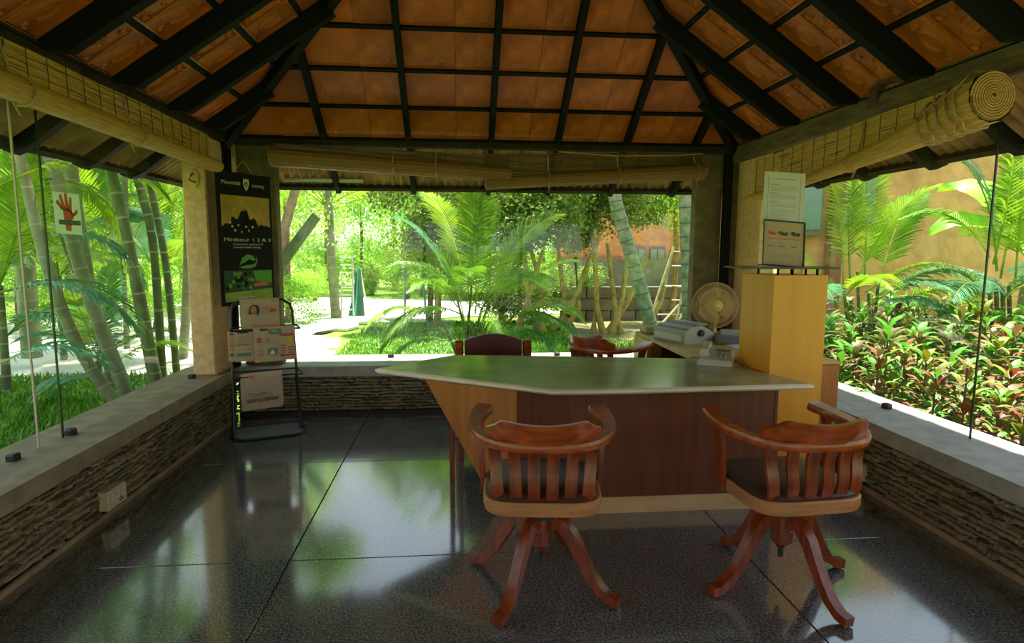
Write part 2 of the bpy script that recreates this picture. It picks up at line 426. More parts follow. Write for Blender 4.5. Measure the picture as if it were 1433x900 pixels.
# ---- corner piers of granite slabs with black steel post
def pier(label, side):
    s = side
    xc = -2.1 if s < 0 else 2.72
    t = empty('corner_pier', (xc, 5.8, HS), label, 'pillar')
    def L(v): return Vector(v)-Vector((xc, 5.8, HS))
    top = 2.56
    if s < 0:
        a = (-2.335, -2.14, 5.52, 5.92); b = (-2.05, -1.70, 6.0, 6.14); pp = (-2.12, 5.95)
    else:
        a = (2.76, 2.93, 5.45, 5.92); b = (2.36, 2.63, 5.97, 6.11); pp = (2.66, 5.93)
    h = top-HS; zc = (top+HS)/2
    MB().bbox(L(((a[0]+a[1])/2, (a[2]+a[3])/2, zc)), (a[1]-a[0], a[3]-a[2], h), .012).build('side_slab', granite_lit if s < 0 else granite_lit, t)
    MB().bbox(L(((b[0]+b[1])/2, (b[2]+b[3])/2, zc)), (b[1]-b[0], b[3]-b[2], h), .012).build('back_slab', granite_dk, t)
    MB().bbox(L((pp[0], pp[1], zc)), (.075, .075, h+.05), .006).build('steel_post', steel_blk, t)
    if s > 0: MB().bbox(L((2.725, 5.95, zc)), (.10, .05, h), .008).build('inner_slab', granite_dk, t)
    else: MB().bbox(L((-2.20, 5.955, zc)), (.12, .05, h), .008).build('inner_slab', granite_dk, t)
    x = (a[0]+a[1])/2
    pl = MB().lathe([(.001, 0), (.052, 0), (.052, .012), (.044, .018), (.001, .018)], L((x-.01*s, a[2], 2.19)), 20, Matrix.Diagonal((.75, 1, 1.5)).to_3x3() @ Matrix.Rotation(pi/2, 3, 'X'))
    pl.build('tie_plate', granite_lit if s < 0 else granite_dk, t, smooth=True)
    MB().tube([L((x, a[2]-.01, 2.23)), L((x, a[2]-.05, 2.21)), L((x-.02, a[2]-.05, 2.17)), L((x+.02, a[2]-.02, 2.15))], .008).build('tie_hook', hookm, t)
    return t
pier('left corner pier of stone slabs coloured pale where lit, around a black steel post', -1)
pier('right corner pier of brown stone slabs beside the table fan', 1)

# ---- roof
def clip(poly, a, b, c):
    "keep a*x+b*y>=c"
    out = []
    for i in range(len(poly)):
        p, q = poly[i], poly[(i+1) % len(poly)]; dp = a*p[0]+b*p[1]-c; dq = a*q[0]+b*q[1]-c
        if dp >= 0: out.append(p)
        if dp*dq < 0: t = dp/(dp-dq); out.append((p[0]+(q[0]-p[0])*t, p[1]+(q[1]-p[1])*t))
    return out
KS = sqrt(1+SL*SL)
def ring(cx, cy, r0, r1, n, z0, z1, mb, ax=1, ay=1):
    vs = []
    for (r, z) in ((r0, z0), ((r0+r1)/2, z1), (r1, z0)):
        vs += [(cx+r*ax*cos(2*pi*a/n), cy+r*ay*sin(2*pi*a/n), z) for a in range(n)]
    mb.add(vs, [(k*n+a, k*n+(a+1) % n, (k+1)*n+(a+1) % n, (k+1)*n+a) for k in range(2) for a in range(n)])
def tile_mesh(ornate):
    mb = MB(); mb.box((.5, .5, .01), (1, 1, .02))
    e = .045
    for x0, y0, x1, y1 in ((0, 0, 1, e), (0, 1-e, 1, 1), (0, e, e, 1-e), (1-e, e, 1, 1-e)):
        mb.box(((x0+x1)/2, (y0+y1)/2, -.004), (x1-x0, y1-y0, .010))
    if ornate:
        for cx, cy in ((.16, .15), (.84, .15), (.16, .85), (.84, .85)): ring(cx, cy, .045, .10, 12, .0, -.009, mb)
        ring(.5, .5, .20, .27, 16, 0, -.008, mb, 1, .85)
        for k in range(4):
            a = pi/4+k*pi/2; ring(.5+.13*cos(a), .5+.12*sin(a), .02, .09, 8, 0, -.012, mb, 1.2, .8)
        for k in range(4):
            a = k*pi/2; ring(.5+.33*cos(a), .5+.35*sin(a), .015, .06, 8, 0, -.010, mb)
    else:
        ring(.5, .5, .10, .17, 14, 0, -.007, mb, 1.4, 1.6)
        for cy in (.12, .88): ring(.5, cy, .03, .08, 10, 0, -.008, mb)
    o = mb.build('tile', terra); me = o.data; bpy.data.objects.remove(o); return me
def tile_plain():
    mb = MB(); mb.box((.5, .5, .01), (1, 1, .02))
    for x0, y0, x1, y1 in ((0, 0, 1, .03), (0, .97, 1, 1), (0, .03, .03, .97), (.97, .03, 1, .97), (.47, .03, .49, .97)): mb.box(((x0+x1)/2, (y0+y1)/2, -.001), (x1-x0, y1-y0, .005))
    ring(.24, .2, .05, .12, 10, .001, -.003, mb); ring(.74, .2, .05, .12, 10, .001, -.003, mb)
    o = mb.build('tile', terra); me = o.data; bpy.data.objects.remove(o); return me
TM = [tile_mesh(True), tile_mesh(False), tile_plain()]
ROW = .327
def slope(label, O, U, D, Lu, rafters, full, tmax):
    O = Vector(O); U = Vector(U); D = Vector(D)
    V = (D+Vector((0, 0, SL))).normalized(); N = U.cross(V); N = N if N.z > 0 else -N
    def P(u, t, n=0): return O+U*u+(D+Vector((0, 0, SL)))*t+N*n
    sh = [(-.60, -.60), (Lu+.60, -.60), (Lu-tmax, tmax), (tmax, tmax)]
    base = MB().slab([P(u, t, .045) for u, t in sh], N*.05).build('ceiling', terra_out); struct(base, label)
    # tiles
    edges = [.0]+sorted(rafters)+[Lu]
    rows = [i*ROW for i in range(int(tmax/ROW)+2)]
    hw = .036 if full else .026
    for j in range(len(rows)-1):
        t0, t1 = rows[j]+.018, min(rows[j+1]-.018, tmax)
        if t1 <= t0: continue
        for i in range(len(edges)-1):
            a, b = edges[i]+hw, edges[i+1]-hw
            k = 2 if b-a > .3 else 1
            for q in range(k):
                u0 = a+(b-a)*(0 if q == 0 else .58); u1 = a+(b-a)*(.58 if (q == 0 and k == 2) else 1)
                poly = [(u0, t0), (u1, t0), (u1, t1), (u0, t1)]
                cl = clip(clip(poly, 1, -1, .02), -1, -1, -Lu+.02)
                if len(cl) < 3: continue
                area = abs(sum(cl[z][0]*cl[(z+1) % len(cl)][1]-cl[(z+1) % len(cl)][0]*cl[z][1] for z in range(len(cl))))/2
                if area < .0015: continue
                if len(cl) == 4 and area > .98*(u1-u0)*(t1-t0):
                    o = link('tile', TM[q if full else 2], base)
                    Mx = Matrix.Identity(4); p0 = P(u0, t0)
                    X = U*(u1-u0-.004); Y = V*((t1-t0)*KS)
                    if X.cross(Y).dot(N) < 0: p0 = P(u1-.004, t0); X = -X
                    for r in range(3): Mx[r][0] = X[r]; Mx[r][1] = Y[r]; Mx[r][2] = N[r]*1.3; Mx[r][3] = p0[r]
                    o.matrix_world = Mx
                else:
                    MB().slab([P(u, t, .0) for u, t in cl], N*.022).build('tile', terra, base)
    for t in rows[1:]:
        if t < tmax-.05: MB().bar(P(t+.02, t, -.004), P(Lu-t-.02, t, -.004), .034, .030, up=N).build('batten', steel_blk, base)
    MB().bar(P(0, .0, -.01), P(Lu, .0, -.01), .05, .05, up=N).build('eave_batten', steel_blk, base)
    for u in rafters:
        tm = min(u, Lu-u, tmax)
        pts = [P(u, -.60, .04), P(u, tm, .04)]
        d = .15 if full else .10; hwr = .034 if full else .024
        prof = [P(u, -.64, .02), P(u, -.60, -.055), P(u, -.50, -.07), P(u, 0.0, -.03), P(u, .10, -d+.02), P(u, tm, -d+.02), P(u, tm, .015), P(u, .0, .015), P(u, -.62, .035)]
        MB().slab([q-U*hwr for q in prof], U*2*hwr).build('rafter', steel_blk, base)
    # corrugated underside of the overhang
    mb = MB(); n = int((Lu+1.1)/.022); 
    for i in range(n+1):
        u = -.55+i*.022; h = -.018+.036*abs(sin(u*pi/.09))**1.2
        f0 = max(0, max(-u, u-Lu))
        mb.v += [tuple(P(u, -.58, h+.018)), tuple(P(u, -f0-.03, h+.018))]
    for i in range(n): mb.f.append((2*i, 2*i+1, 2*i+3, 2*i+2)); mb.m.append(0)
    mb.build('corrugated_eave', corru, base)
    MB().bar(P(-.57, -.57, -.005), P(Lu+.57, -.57, -.005), .045, .05, up=N).build('fascia_batten', beamdark, base)
    return base, P
back_r = [x-XL for x in (-1.213, -.45, .32, .95, 1.613, 2.287)]
side_y = [5.39, 4.76, 4.05, 3.39, 2.75, 2.08, 1.41, .74, .07]
LY = YB-YF
cb, Pb = slope('tiled back slope of the hipped roof underside', (XL, YB, ZB), (1, 0, 0), (0, -1, 0), XR-XL, back_r, False, 2.41)
cl_, Pl = slope('tiled left slope of the hipped roof underside', (XL, YF, ZB), (0, 1, 0), (1, 0, 0), LY, [y-YF for y in side_y], True, 2.41)
cr_, Pr = slope('tiled right slope of the hipped roof underside', (XR, YF, ZB), (0, 1, 0), (-1, 0, 0), LY, [y-YF for y in side_y], True, 2.41)
cf_, Pf = slope('tiled front slope of the hipped roof above the entrance', (XL, YF, ZB), (1, 0, 0), (0, 1, 0), XR-XL, back_r, False, 2.41)
hips = [((XL, YB), (1, -1)), ((XR, YB), (-1, -1)), ((XL, YF), (1, 1)), ((XR, YF), (-1, 1))]
for k, ((x, y), (dx, dy)) in enumerate(hips):
    t = 2.40
    a = Vector((x-dx*.52, y-dy*.52, ZB-.52*SL-.045)); b = Vector((x+dx*t, y+dy*t, ZB+SL*t-.045))
    h = MB(); h.bar(a, b, .07, .12); struct(h.build('trim_%d' % (10+k), steel_blk), 'black hip rafter running up from the %s corner of the roof' % ('back left', 'back right', 'front left', 'front right')[k])
struct(MB().bar((.31, YF+2.35, 4.2), (.31, YB-2.35, 4.2), .07, .12).build('trim_14', steel_blk), 'black ridge beam at the top of the roof')
# wall-plate beams
struct(MB().bbox((2.735, 2.6, 2.535), (.10, 6.6, .17), .01).build('trim_15', beamwood), 'weathered wooden eave beam above the right blind')
struct(MB().bbox((-2.115, 2.6, 2.600), (.10, 6.6, .10), .01).build('trim_16', beamdark), 'dark wooden eave beam above the left blind')
struct(MB().bbox((.31, 5.925, 2.575), (4.7, .09, .075), .008).build('trim_17', beamdark), 'dark eave beam above the back blinds')
struct(MB().bbox((.31, YF-.05, 2.56), (4.9, .09, .07), .01).build('trim_18', beamdark), 'dark eave beam over the open entrance')
# two front posts carry the roof at the entrance
for k, x in enumerate((-2.2, 2.82)):
    struct(MB().bbox((x, YF, (2.5+HS)/2), (.12, .12, 2.5-HS), .01).build('trim_%d' % (20+k), steel_blk), 'black steel post at the %s side of the entrance' % ('left', 'right')[k])

# ---- glass panes (frameless, standing on the sills)
gedge = mat('glass_edge', (.004, .016, .012), .3)
gedgep = mat('glass_edge_pinkish', (.55, .42, .36), .3)
def pane(n, label, a, b, z1, edges, clamps, em=None):
    a = Vector(a); b = Vector(b); d = (b-a).normalized(); nr = Vector((-d.y, d.x, 0))
    L_ = (b-a).length
    g = MB().add([a-nr*.0, b, b+Vector((0, 0, z1-a.z)), a+Vector((0, 0, z1-a.z))], [(0, 1, 2, 3)]).build('window_%d' % n, GLASS, fixn=False); struct(g, label)
    for s_ in edges:
        q = a if s_ == 0 else b
        MB().box(q+Vector((0, 0, (z1-a.z)/2)), (.009, .009, z1-a.z)).build('pane_edge', em or gedge, g)
    for c in clamps:
        q = a+d*c
        ob = MB().bbox(q+Vector((0, 0, .012)), (.05, .06, .045) if abs(d.y) > .5 else (.06, .05, .045), .008).build('pane_clamp', blackm, g)
    return g
Z0 = HS+.003
pane(1, 'far frameless glass pane above the left ledge', (-2.34, 3.73, Z0), (-2.30, 5.50, Z0), 2.36, [0], [.07, 1.68])
pane(2, 'near frameless glass pane above the left ledge', (-2.36, 1.2, Z0), (-2.36, 3.55, Z0), 2.42, [1], [2.15, .2], gedgep)
pane(3, 'frameless glass pane above the right ledge', (3.06, 3.30, Z0), (3.06, 5.55, Z0), 2.30, [0], [.72, 2.0])
pane(4, 'left frameless glass pane above the back ledge', (-1.68, 6.34, Z0), (.33, 6.34, Z0), 2.32, [], [.98])
pane(5, 'right frameless glass pane above the back ledge', (.345, 6.34, Z0), (2.5, 6.34, Z0), 2.32, [0], [.7, 1.9], GLASS)
# metal rail at the head of the back pane
tag(MB().bar((-1.72, 6.40, 2.275), (-.95, 6.40, 2.275), .03, .03).build('window_rail', ladderm), 'short pale metal rail above the back glass beside the poster', 'rail')

# ============================================================ BAMBOO BLINDS
def blind(label, A, B, nrm, top, bot, rr, rc, mats=None, rpow=1, strings=0, loops=(), endcap=True, wraps=()):
    """A,B plan points; nrm into the room; top=(zA,zB); bot; rr=(rA,rB) roll radii; rc=(zA,zB) roll centre heights"""
    A = Vector((*A, 0)); B = Vector((*B, 0)); nrm = Vector(nrm); D = B-A; L_ = D.length
    sm_, rm_ = mats or (bamboo_slat, bamboo_slat); RR = lambda s_: rr[1]+(rr[0]-rr[1])*(1-s_)**rpow; RC = lambda s_: (rc[0]+(rc[1]-rc[0])*s_) if rpow == 1 else bot[0]+(bot[1]-bot[0])*s_+RR(s_)-.02
    t = empty('bamboo_blind', tuple(A+Vector((0, 0, bot[0]))), label, 'blind'); O = A+Vector((0, 0, bot[0]))
    lerp = lambda p, s_: p[0]+(p[1]-p[0])*s_
    # flat sheet: horizontal slats
    mb = MB(); ns = 22
    n = max(6, int(L_/.25))
    for r in range(ns):
        pts = []; 
        for i in range(n+1):
            s_ = i/n if rpow == 1 else .07+.93*i/n; zt, zb_ = lerp(top, s_), lerp(bot, s_)
            z = zb_+(zt-zb_)*(r+.5)/ns+.003*sin(i*1.7+r); pts.append(A+D*s_+Vector((0, 0, z))-O+nrm*(.004*sin(r*2.1+i*.7)))
        hh = (lerp(top, .5)-lerp(bot, .5))/ns*.47
        mb.sweep(pts, [(-.003, -hh), (.003, -hh*.6), (.003, hh*.6), (-.003, hh)])
    tag(mb.build('slat_sheet', sm_, t, fixn=False), kind='stuff')
    # roll: spiral body with ridges
    mb = MB(); nr = 28; prof_n = n*3
    vs = []
    for i in range(prof_n+1):
        s_ = i/prof_n; c = A+D*s_+Vector((0, 0, RC(s_)))+nrm*(RR(s_)+.012)-O; R = RR(s_)
        for a in range(nr):
            th = 2*pi*a/nr; R2 = R*(1+.045*(a % 2)+.03*sin(th*2+s_*5)); vs.append(c+nrm*R2*cos(th)+Vector((0, 0, R2*sin(th))))
    fs = [(i*nr+a, i*nr+(a+1) % nr, (i+1)*nr+(a+1) % nr, (i+1)*nr+a) for i in range(prof_n) for a in range(nr)]
    mb.add(vs, fs); mb.build('rolled_slats', rm_, t, smooth=False)
    # spiral ends
    for s_, dr in ((0, -1), (1, 1)):
        c = A+D*s_+Vector((0, 0, RC(s_)))+nrm*(RR(s_)+.012)-O; R = RR(s_); dn = D.normalized()*dr
        sp = MB(); pts = []; turns = 8 if R > .09 else 5
        for i in range(turns*16+1):
            th = 2*pi*i/16; q = R*.97*(1-i/(turns*16)*.92); pts.append(c+dn*.012*(1-.5*q/R)+nrm*q*cos(th)+Vector((0, 0, q*sin(th)))*.98)
        hw_ = R*.5/turns*.62
        sp.sweep(pts, [(-hw_, -.003), (hw_, -.003), (hw_, .003), (-hw_, .003)], up=tuple(dn))
        sp.build('roll_end', roll_paper, t, fixn=False)
        MB().add([c+dn*.001+nrm*R*.97*cos(2*pi*i/20)+Vector((0, 0, R*.97*sin(2*pi*i/20))) for i in range(20)], [tuple(range(20))]).build('roll_core', mat('core_'+name_id(), (.26, .14, .06), .9), t)
    for k in range(strings):
        s_ = (k+.5)/strings; a = A+D*s_-O+nrm*.011
        MB().tube([a+Vector((0, 0, lerp(top, s_))), a+Vector((0, 0, (lerp(top, s_)+lerp(bot, s_))/2))+nrm*.003, a+Vector((0, 0, lerp(bot, s_)))], .0025, 4).build('stitch_thread', thread, t)
    for s_, wdt in loops:
        R = RR(s_); c = A+D*s_+nrm*(R+.012)-O
        zc = RC(s_); zt = lerp(top, s_)
        pts = [c-nrm*(R+.004)+Vector((0, 0, zt-.03))]
        for k in range(9):
            th = radians(110-k*32); pts.append(c+Vector((0, 0, zc))+(nrm*cos(th)+Vector((0, 0, sin(th))))*(R+.012)+D.normalized()*wdt*(k/9))
        pts.append(c-nrm*R*.5+Vector((0, 0, zc-R-.05))+D.normalized()*wdt)
        MB().tube(pts, .006, 6).build('blind_rope', rope, t, smooth=True)
        MB().tube([pts[0], pts[0]+Vector((0, 0, .015))+nrm*.015, pts[0]+nrm*.022+Vector((0, 0, -.02)), pts[0]+nrm*.012+Vector((0, 0, -.05))], .006, 6).build('rope_knot', rope, t, smooth=True)
    for s_ in wraps:
        R = RR(s_); c = A+D*s_+nrm*(R+.012)+Vector((0, 0, RC(s_)))-O
        MB().tube([c+(nrm*cos(2*pi*a/16)*1.05+Vector((0, 0, 1.35*sin(2*pi*a/16) if sin(2*pi*a/16) > 0 else 1.05*sin(2*pi*a/16))))*(R+.008)+D.normalized()*.02*sin(a*2.1) for a in range(16)], .007, 6, closed=True).build('rope_wrap', rope, t, smooth=True)
    return t
_n = [0]
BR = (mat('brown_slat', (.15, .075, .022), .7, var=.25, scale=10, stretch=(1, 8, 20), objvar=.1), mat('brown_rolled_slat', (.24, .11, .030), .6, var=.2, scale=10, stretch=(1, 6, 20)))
def name_id(): _n[0] += 1; return 'roll%d' % _n[0]
blind('long bamboo blind rolled up along the left side under the dark beam', (-2.055, 1.5), (-2.055, 5.40), (1, 0, 0), (2.56, 2.53), (2.30, 2.235), (.060, .050), (2.335, 2.275), strings=26, loops=((.66, .05), (.40, .05)))
blind('yellow bamboo blind with a spiral rolled end along the right side', (2.672, 2.80), (2.672, 5.42), (-1, 0, 0), (2.485, 2.40), (2.235, 2.035), (.118, .035), (2.37, 2.16), rpow=3, strings=18, loops=((.42, .06),), wraps=(.035, .06, .09, .12, .15))
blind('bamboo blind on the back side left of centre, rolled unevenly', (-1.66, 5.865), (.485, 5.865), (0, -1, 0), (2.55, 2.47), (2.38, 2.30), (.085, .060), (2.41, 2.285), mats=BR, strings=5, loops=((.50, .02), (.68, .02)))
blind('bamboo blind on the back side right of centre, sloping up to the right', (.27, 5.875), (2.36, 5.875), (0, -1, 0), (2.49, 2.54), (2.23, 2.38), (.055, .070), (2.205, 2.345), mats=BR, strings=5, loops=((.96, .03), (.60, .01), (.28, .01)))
tag(MB().tube([(.95, 5.845, 2.515), (1.5, 5.84, 2.485), (2.1, 5.845, 2.50), (2.36, 5.845, 2.52)], .007, 6).build('rope_line', rope), 'thin pale cord slung along the top of the back right blind', 'cord')
# bent black bracket on the right beam
tag(MB().sweep([(2.68, 3.86, 2.52), (2.66, 3.84, 2.56), (2.64, 3.80, 2.61), (2.64, 3.72, 2.64), (2.65, 3.62, 2.63), (2.67, 3.55, 2.60)], [(-.028, -.012), (.028, -.012), (.028, .012), (-.028, .012)]).build('bracket', hookm), 'dark bent metal strap on the right wooden beam', 'bracket')

# ============================================================ SOCKETS
def socket(label, X, Y, nx):
    t = empty('wall_socket', (X, Y, .12), label, 'socket')
    MB().bbox((nx*.03, 0, 0), (.06, .20, .115), .006).build('face_plate', socketm, t)
    for i in range(3):
        MB().bbox((nx*.062, -.055+i*.055, .015), (.006, .03, .045), .002).build('switch', white, t)
    for i in range(3):
        MB().lathe([(.006, 0), (.006, .004)], (nx*.061, .05-.02+(i-1)*.014, -.03+(i % 2)*.015), 8, Matrix.Rotation(nx*pi/2, 3, 'Y')).build('pin_hole', blackm, t)
socket('cream switch plate at the foot of the left stone wall', XL+.0, 3.70, 1)
socket('cream switch plate at the foot of the right stone wall behind a chair', XR-.0, 3.80, -1)

# ============================================================ DESK
DZ = .80
desk = empty('reception_desk', (.9, 3.7, 0), 'long wooden reception desk with a pointed green grey marble top', 'desk')
def D_(v): return Vector(v)-Vector((.9, 3.7, 0))
top_poly = [(-.56, 4.10), (.53, 3.385), (.86, 3.375), (2.13, 3.42), (2.02, 3.765), (1.985, 3.80), (1.985, 4.28), (1.90, 4.30), (.33, 4.56), (-.05, 4.60)]
mb = MB(); n = len(top_poly)
cx, cy = .9, 3.95
ins = [(cx+(x-cx)*.985, cy+(y-cy)*.97) for x, y in top_poly]
mb.v += [tuple(D_((x, y, DZ-.035))) for x, y in ins]+[tuple(D_((x, y, DZ-.022))) for x, y in top_poly]+[tuple(D_((x, y, DZ-.008))) for x, y in top_poly]+[tuple(D_((x, y, DZ))) for x, y in ins]
for k in range(3):
    for i in range(n): mb.f.append((k*n+i, k*n+(i+1) % n, (k+1)*n+(i+1) % n, (k+1)*n+i)); mb.m.append(1)
mb.f.append(tuple(range(3*n, 4*n))); mb.m.append(0); mb.f.append(tuple(range(n))[::-1]); mb.m.append(1)
mb.build('marble_top', [marble, marble_edge], desk)
pz = DZ-.035
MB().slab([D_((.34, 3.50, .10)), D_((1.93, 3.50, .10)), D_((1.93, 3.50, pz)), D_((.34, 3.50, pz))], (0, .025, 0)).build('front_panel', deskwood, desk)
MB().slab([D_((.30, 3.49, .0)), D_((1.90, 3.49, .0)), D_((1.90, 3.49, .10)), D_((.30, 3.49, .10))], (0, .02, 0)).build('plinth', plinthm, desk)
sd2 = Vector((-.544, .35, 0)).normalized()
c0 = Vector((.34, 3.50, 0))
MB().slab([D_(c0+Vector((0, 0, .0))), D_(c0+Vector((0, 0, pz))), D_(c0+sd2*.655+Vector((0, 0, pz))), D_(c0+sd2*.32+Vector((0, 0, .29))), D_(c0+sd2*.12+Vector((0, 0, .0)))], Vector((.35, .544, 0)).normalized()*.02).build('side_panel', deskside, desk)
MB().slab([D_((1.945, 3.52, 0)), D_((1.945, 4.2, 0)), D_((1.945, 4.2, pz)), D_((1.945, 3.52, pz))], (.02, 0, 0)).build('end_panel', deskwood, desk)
for x, y in ((-.048, 4.104), (.014, 4.50), (.9, 4.35), (1.85, 4.2)):
    MB().bbox(D_((x, y, pz/2)), (.035, .035, pz), .004).build('leg', woodred, desk)
MB().slab([D_((.36, 3.9, .45)), D_((1.93, 3.9, .45)), D_((1.93, 3.9, pz)), D_((.36, 3.9, pz))], (0, .02, 0)).build('modesty_panel', deskwood, desk)

# orange column cabinet
ob = empty('column_cabinet', (2.2, 3.95, 0), 'tall orange laminate box column at the right end of the desk', 'cabinet')
def O_(v): return Vector(v)-Vector((2.2, 3.95, 0))
bp_ = [(2.035, 3.775), (2.40, 3.775), (2.36, 4.13), (1.99, 4.13)]
mb = MB(); mb.prism([(x-2.2, y-3.95) for x, y in bp_], .0, 1.43); mb.build('carcass', orange, ob)
ins = [(2.2+(x-2.2)*1.004-2.2, 3.95+(y-3.95)*1.004-3.95) for x, y in bp_]
MB().prism(ins, 1.43, 1.438).build('top_panel', orange, ob)
gs = empty('glass_shelf', (2.2, 3.95, 1.438), 'dark edged glass shelf raised on small studs above the orange box', 'shelf')
MB().prism([(-.37, -.17), (.27, -.17), (.24, .19), (-.34, .19)], .042, .050).build('shelf_glass', GLASS, gs, fixn=False)
eg = MB(); pp = [(-.37, -.17), (.27, -.17), (.24, .19), (-.34, .19)]
eg.sweep([(x, y, .046) for x, y in pp], [(-.004, -.006), (.004, -.006), (.004, .006), (-.004, .006)], closed=True); eg.build('shelf_edge', gedge, gs)
for x, y in ((-.12, -.13), (-.02, -.13), (.07, -.13), (.15, -.13), (-.12, .13), (.12, .13)):
    MB().lathe([(.008, 0), (.008, .042)], (x, y, 0), 10).build('stud', steel_blk, gs)
# sign stands on the shelf
sz = 1.438+.050
tl = empty('page_stand', (2.24, 4.08, sz), 'tall leaning acrylic stand holding a typed white page', 'sign stand')
lean = Matrix.Rotation(radians(-7), 4, 'X') @ Matrix.Rotation(radians(2.5), 4, 'Y')
tl.rotation_euler = (radians(-7), radians(2.5), 0)
MB().add([(-.17, 0, .002), (.14, 0, .002), (.165, 0, .67), (-.145, 0, .67)], [(0, 1, 2, 3)]).build('acrylic_sheet', GLASS, tl, fixn=False)
MB().box((-.01, -.002, .005), (.31, .03, .006)).build('stand_foot', greydk, tl)
P = Print((-.15, -.004, .28), (1, 0, .0), (0.02, 0, 1)); P.rect(0, 0, .30, .375, whitepaper, 0)
P.rect(.03, .03, .005, .32, inkmauve, 1); P.rect(.265, .03, .005, .32, inkmauve, 1)
P.lines(.075, .325, .16, 1, .02, inkteal, .004)
for k, y in enumerate((.285, .225, .165)):
    P.rect(.05, y, .055, .004, inkred, 1); P.lines(.05, y-.014, .19, 3 if k else 4, .010, inkmauve, .0035)
P.lines(.05, .11, .19, 4, .012, inkmauve, .003)
P.build('typed_page', tl)
fr = empty('leaflet_frame', (2.19, 3.96, sz), 'small dark framed leaflet with three brown pictures standing before the page', 'frame')
fr.rotation_euler = (radians(-9), radians(4), 0)
MB().box((0, .006, .155), (.29, .006, .30)).build('backing_board', paper, fr)
mb = MB(); mb.bar((-.145, 0, .31), (.145, 0, .31), .012, .008); mb.bar((.145, 0, .005), (.145, 0, .31), .006, .010); mb.bar((-.145, 0, .005), (-.145, 0, .31), .004, .008); mb.bar((-.145, 0, .006), (.145, 0, .006), .012, .008)
mb.build('frame_edge', inkblack, fr)
P = Print((-.145, .001, 0), (1, 0, 0), (0, 0, 1))
for k, x in enumerate((.025, .105, .19)):
    P.poly([(x, .225), (x+.02, .215), (x+.06, .212), (x+.072, .225), (x+.06, .238), (x+.04, .232), (x+.022, .243), (x+.004, .238)], (inkorange, hookm, inkblack)[k], 1)
    P.poly([(x+.012, .222), (x+.05, .214), (x+.055, .222), (x+.03, .229)], (hookm, inkblack, hookm)[k], 2)
    P.rect(x+.005, .135, .04, .006, inkteal, 1)
P.rect(.02, .185, .245, .008, inkorange, 1); P.rect(.02, .172, .245, .005, inkpale, 1); P.lines(.06, .075, .16, 2, .012, inkgrey, .003)
P.lines(.03, .115, .22, 3, .010, inkpale, .003)
P.build('leaflet_print', fr)
# brown cabinet behind the column
bc = empty('side_cabinet', (2.66, 4.75, 0), 'red brown wooden cabinet between the orange column and right ledge', 'cabinet')
bq = at(1172, 508, 4.4)
MB().bbox((0, 0, .41), (.20, .6, .82), .006).build('carcass', deskside, bc)
MB().bbox((0, 0, .83), (.21, .61, .02), .004).build('top_panel', yelwood, bc)
bc.location = (2.52, 4.22, 0)

# telephone
tp = empty('telephone', (1.83, 4.14, DZ), 'pale grey desk telephone with handset lying beside the orange column', 'telephone', radians(-28))
mb = MB(); mb.slab([(-.09, -.10, 0), (.09, -.10, 0), (.09, .11, 0), (-.09, .11, 0)], (0, 0, .018))
mb.add([(-.09, -.10, .018), (.09, -.10, .018), (.09, .11, .018), (-.09, .11, .018), (-.08, -.09, .030), (.08, -.09, .030), (.08, .10, .062), (-.08, .10, .062)], [(0, 1, 5, 4), (1, 2, 6, 5), (2, 3, 7, 6), (3, 0, 4, 7), (4, 5, 6, 7)])
mb.build('phone_base', white, tp)
MB().sweep([(-.055, -.095, .07), (-.055, -.06, .078), (-.055, 0, .085), (-.055, .06, .090), (-.055, .10, .085)], [(-.024, -.014), (.024, -.014), (.02, .012), (-.02, .012)], scales=[(1.1, 1.5), (.8, .8), (.7, .7), (.8, .8), (1.1, 1.5)]).build('handset', white, tp, smooth=True)
for i in range(3):
    for j in range(4):
        MB().bbox((.0+i*.026, -.06+j*.03, .042+j*.0046), (.018, .018, .008), .003).build('key', greypl, tp)
MB().bbox((.03, .075, .062), (.08, .03, .006), .002).build('phone_display', greydk, tp)

tp.scale = (1.3, 1.3, 1.3)
# ---- side table with printer, fan
st = empty('side_table', (2.25, 5.2, 0), 'yellow laminate side table under the printer and fan', 'table')
def S_(v): return Vector(v)-Vector((2.25, 5.2, 0))
MB().bbox(S_((2.20, 5.12, .785)), (.92, 1.45, .03), .005).build('table_top', yelwood, st)
MB().bbox(S_((1.93, 5.62, .39)), (.40, .42, .76), .005).build('drawer_unit', yelwood, st)
for z in (.18, .42, .65): MB().bbox(S_((1.93, 5.400, z)), (.36, .02, .20), .004).build('drawer_front', yelwood, st)
MB().bbox(S_((2.6, 5.12, .385)), (.03, 1.4, .77), .004).build('end_panel', deskside, st)
MB().bbox(S_((1.82, 4.5, .385)), (.04, .04, .77), .004).build('leg', yelwood, st)
MB().box(S_((2.2, 5.35, .60)), (.7, .02, .3)).build('modesty_panel', deskwood, st)
bx = tag(MB().bbox((1.88, 5.72, .835), (.20, .20, .06), .004).build('carton', mat('carton_card', (.50, .42, .22), .8)), 'small pale carton on far left end of the side table', 'box')
pr = empty('printer', (2.0, 5.22, .80), 'grey green dot matrix printer with a black side knob on the side table', 'printer', radians(-70))
mb = MB(); sec = [(-.17, 0), (.17, 0), (.17, .06), (.10, .115), (.02, .15), (-.10, .14), (-.17, .10)]
mb.slab([(-.21, y, z) for y, z in sec], (.42, 0, 0)); mb.build('printer_body', [greypl], pr)
MB().slab([(-.19, y, z) for y, z in ((-.14, .125), (-.02, .158), (.0, .148), (-.14, .115))], (.38, 0, 0)).build('paper_slot', greydk, pr)
MB().bbox((0, -.165, .045), (.36, .04, .06), .006).build('front_cover', white, pr)
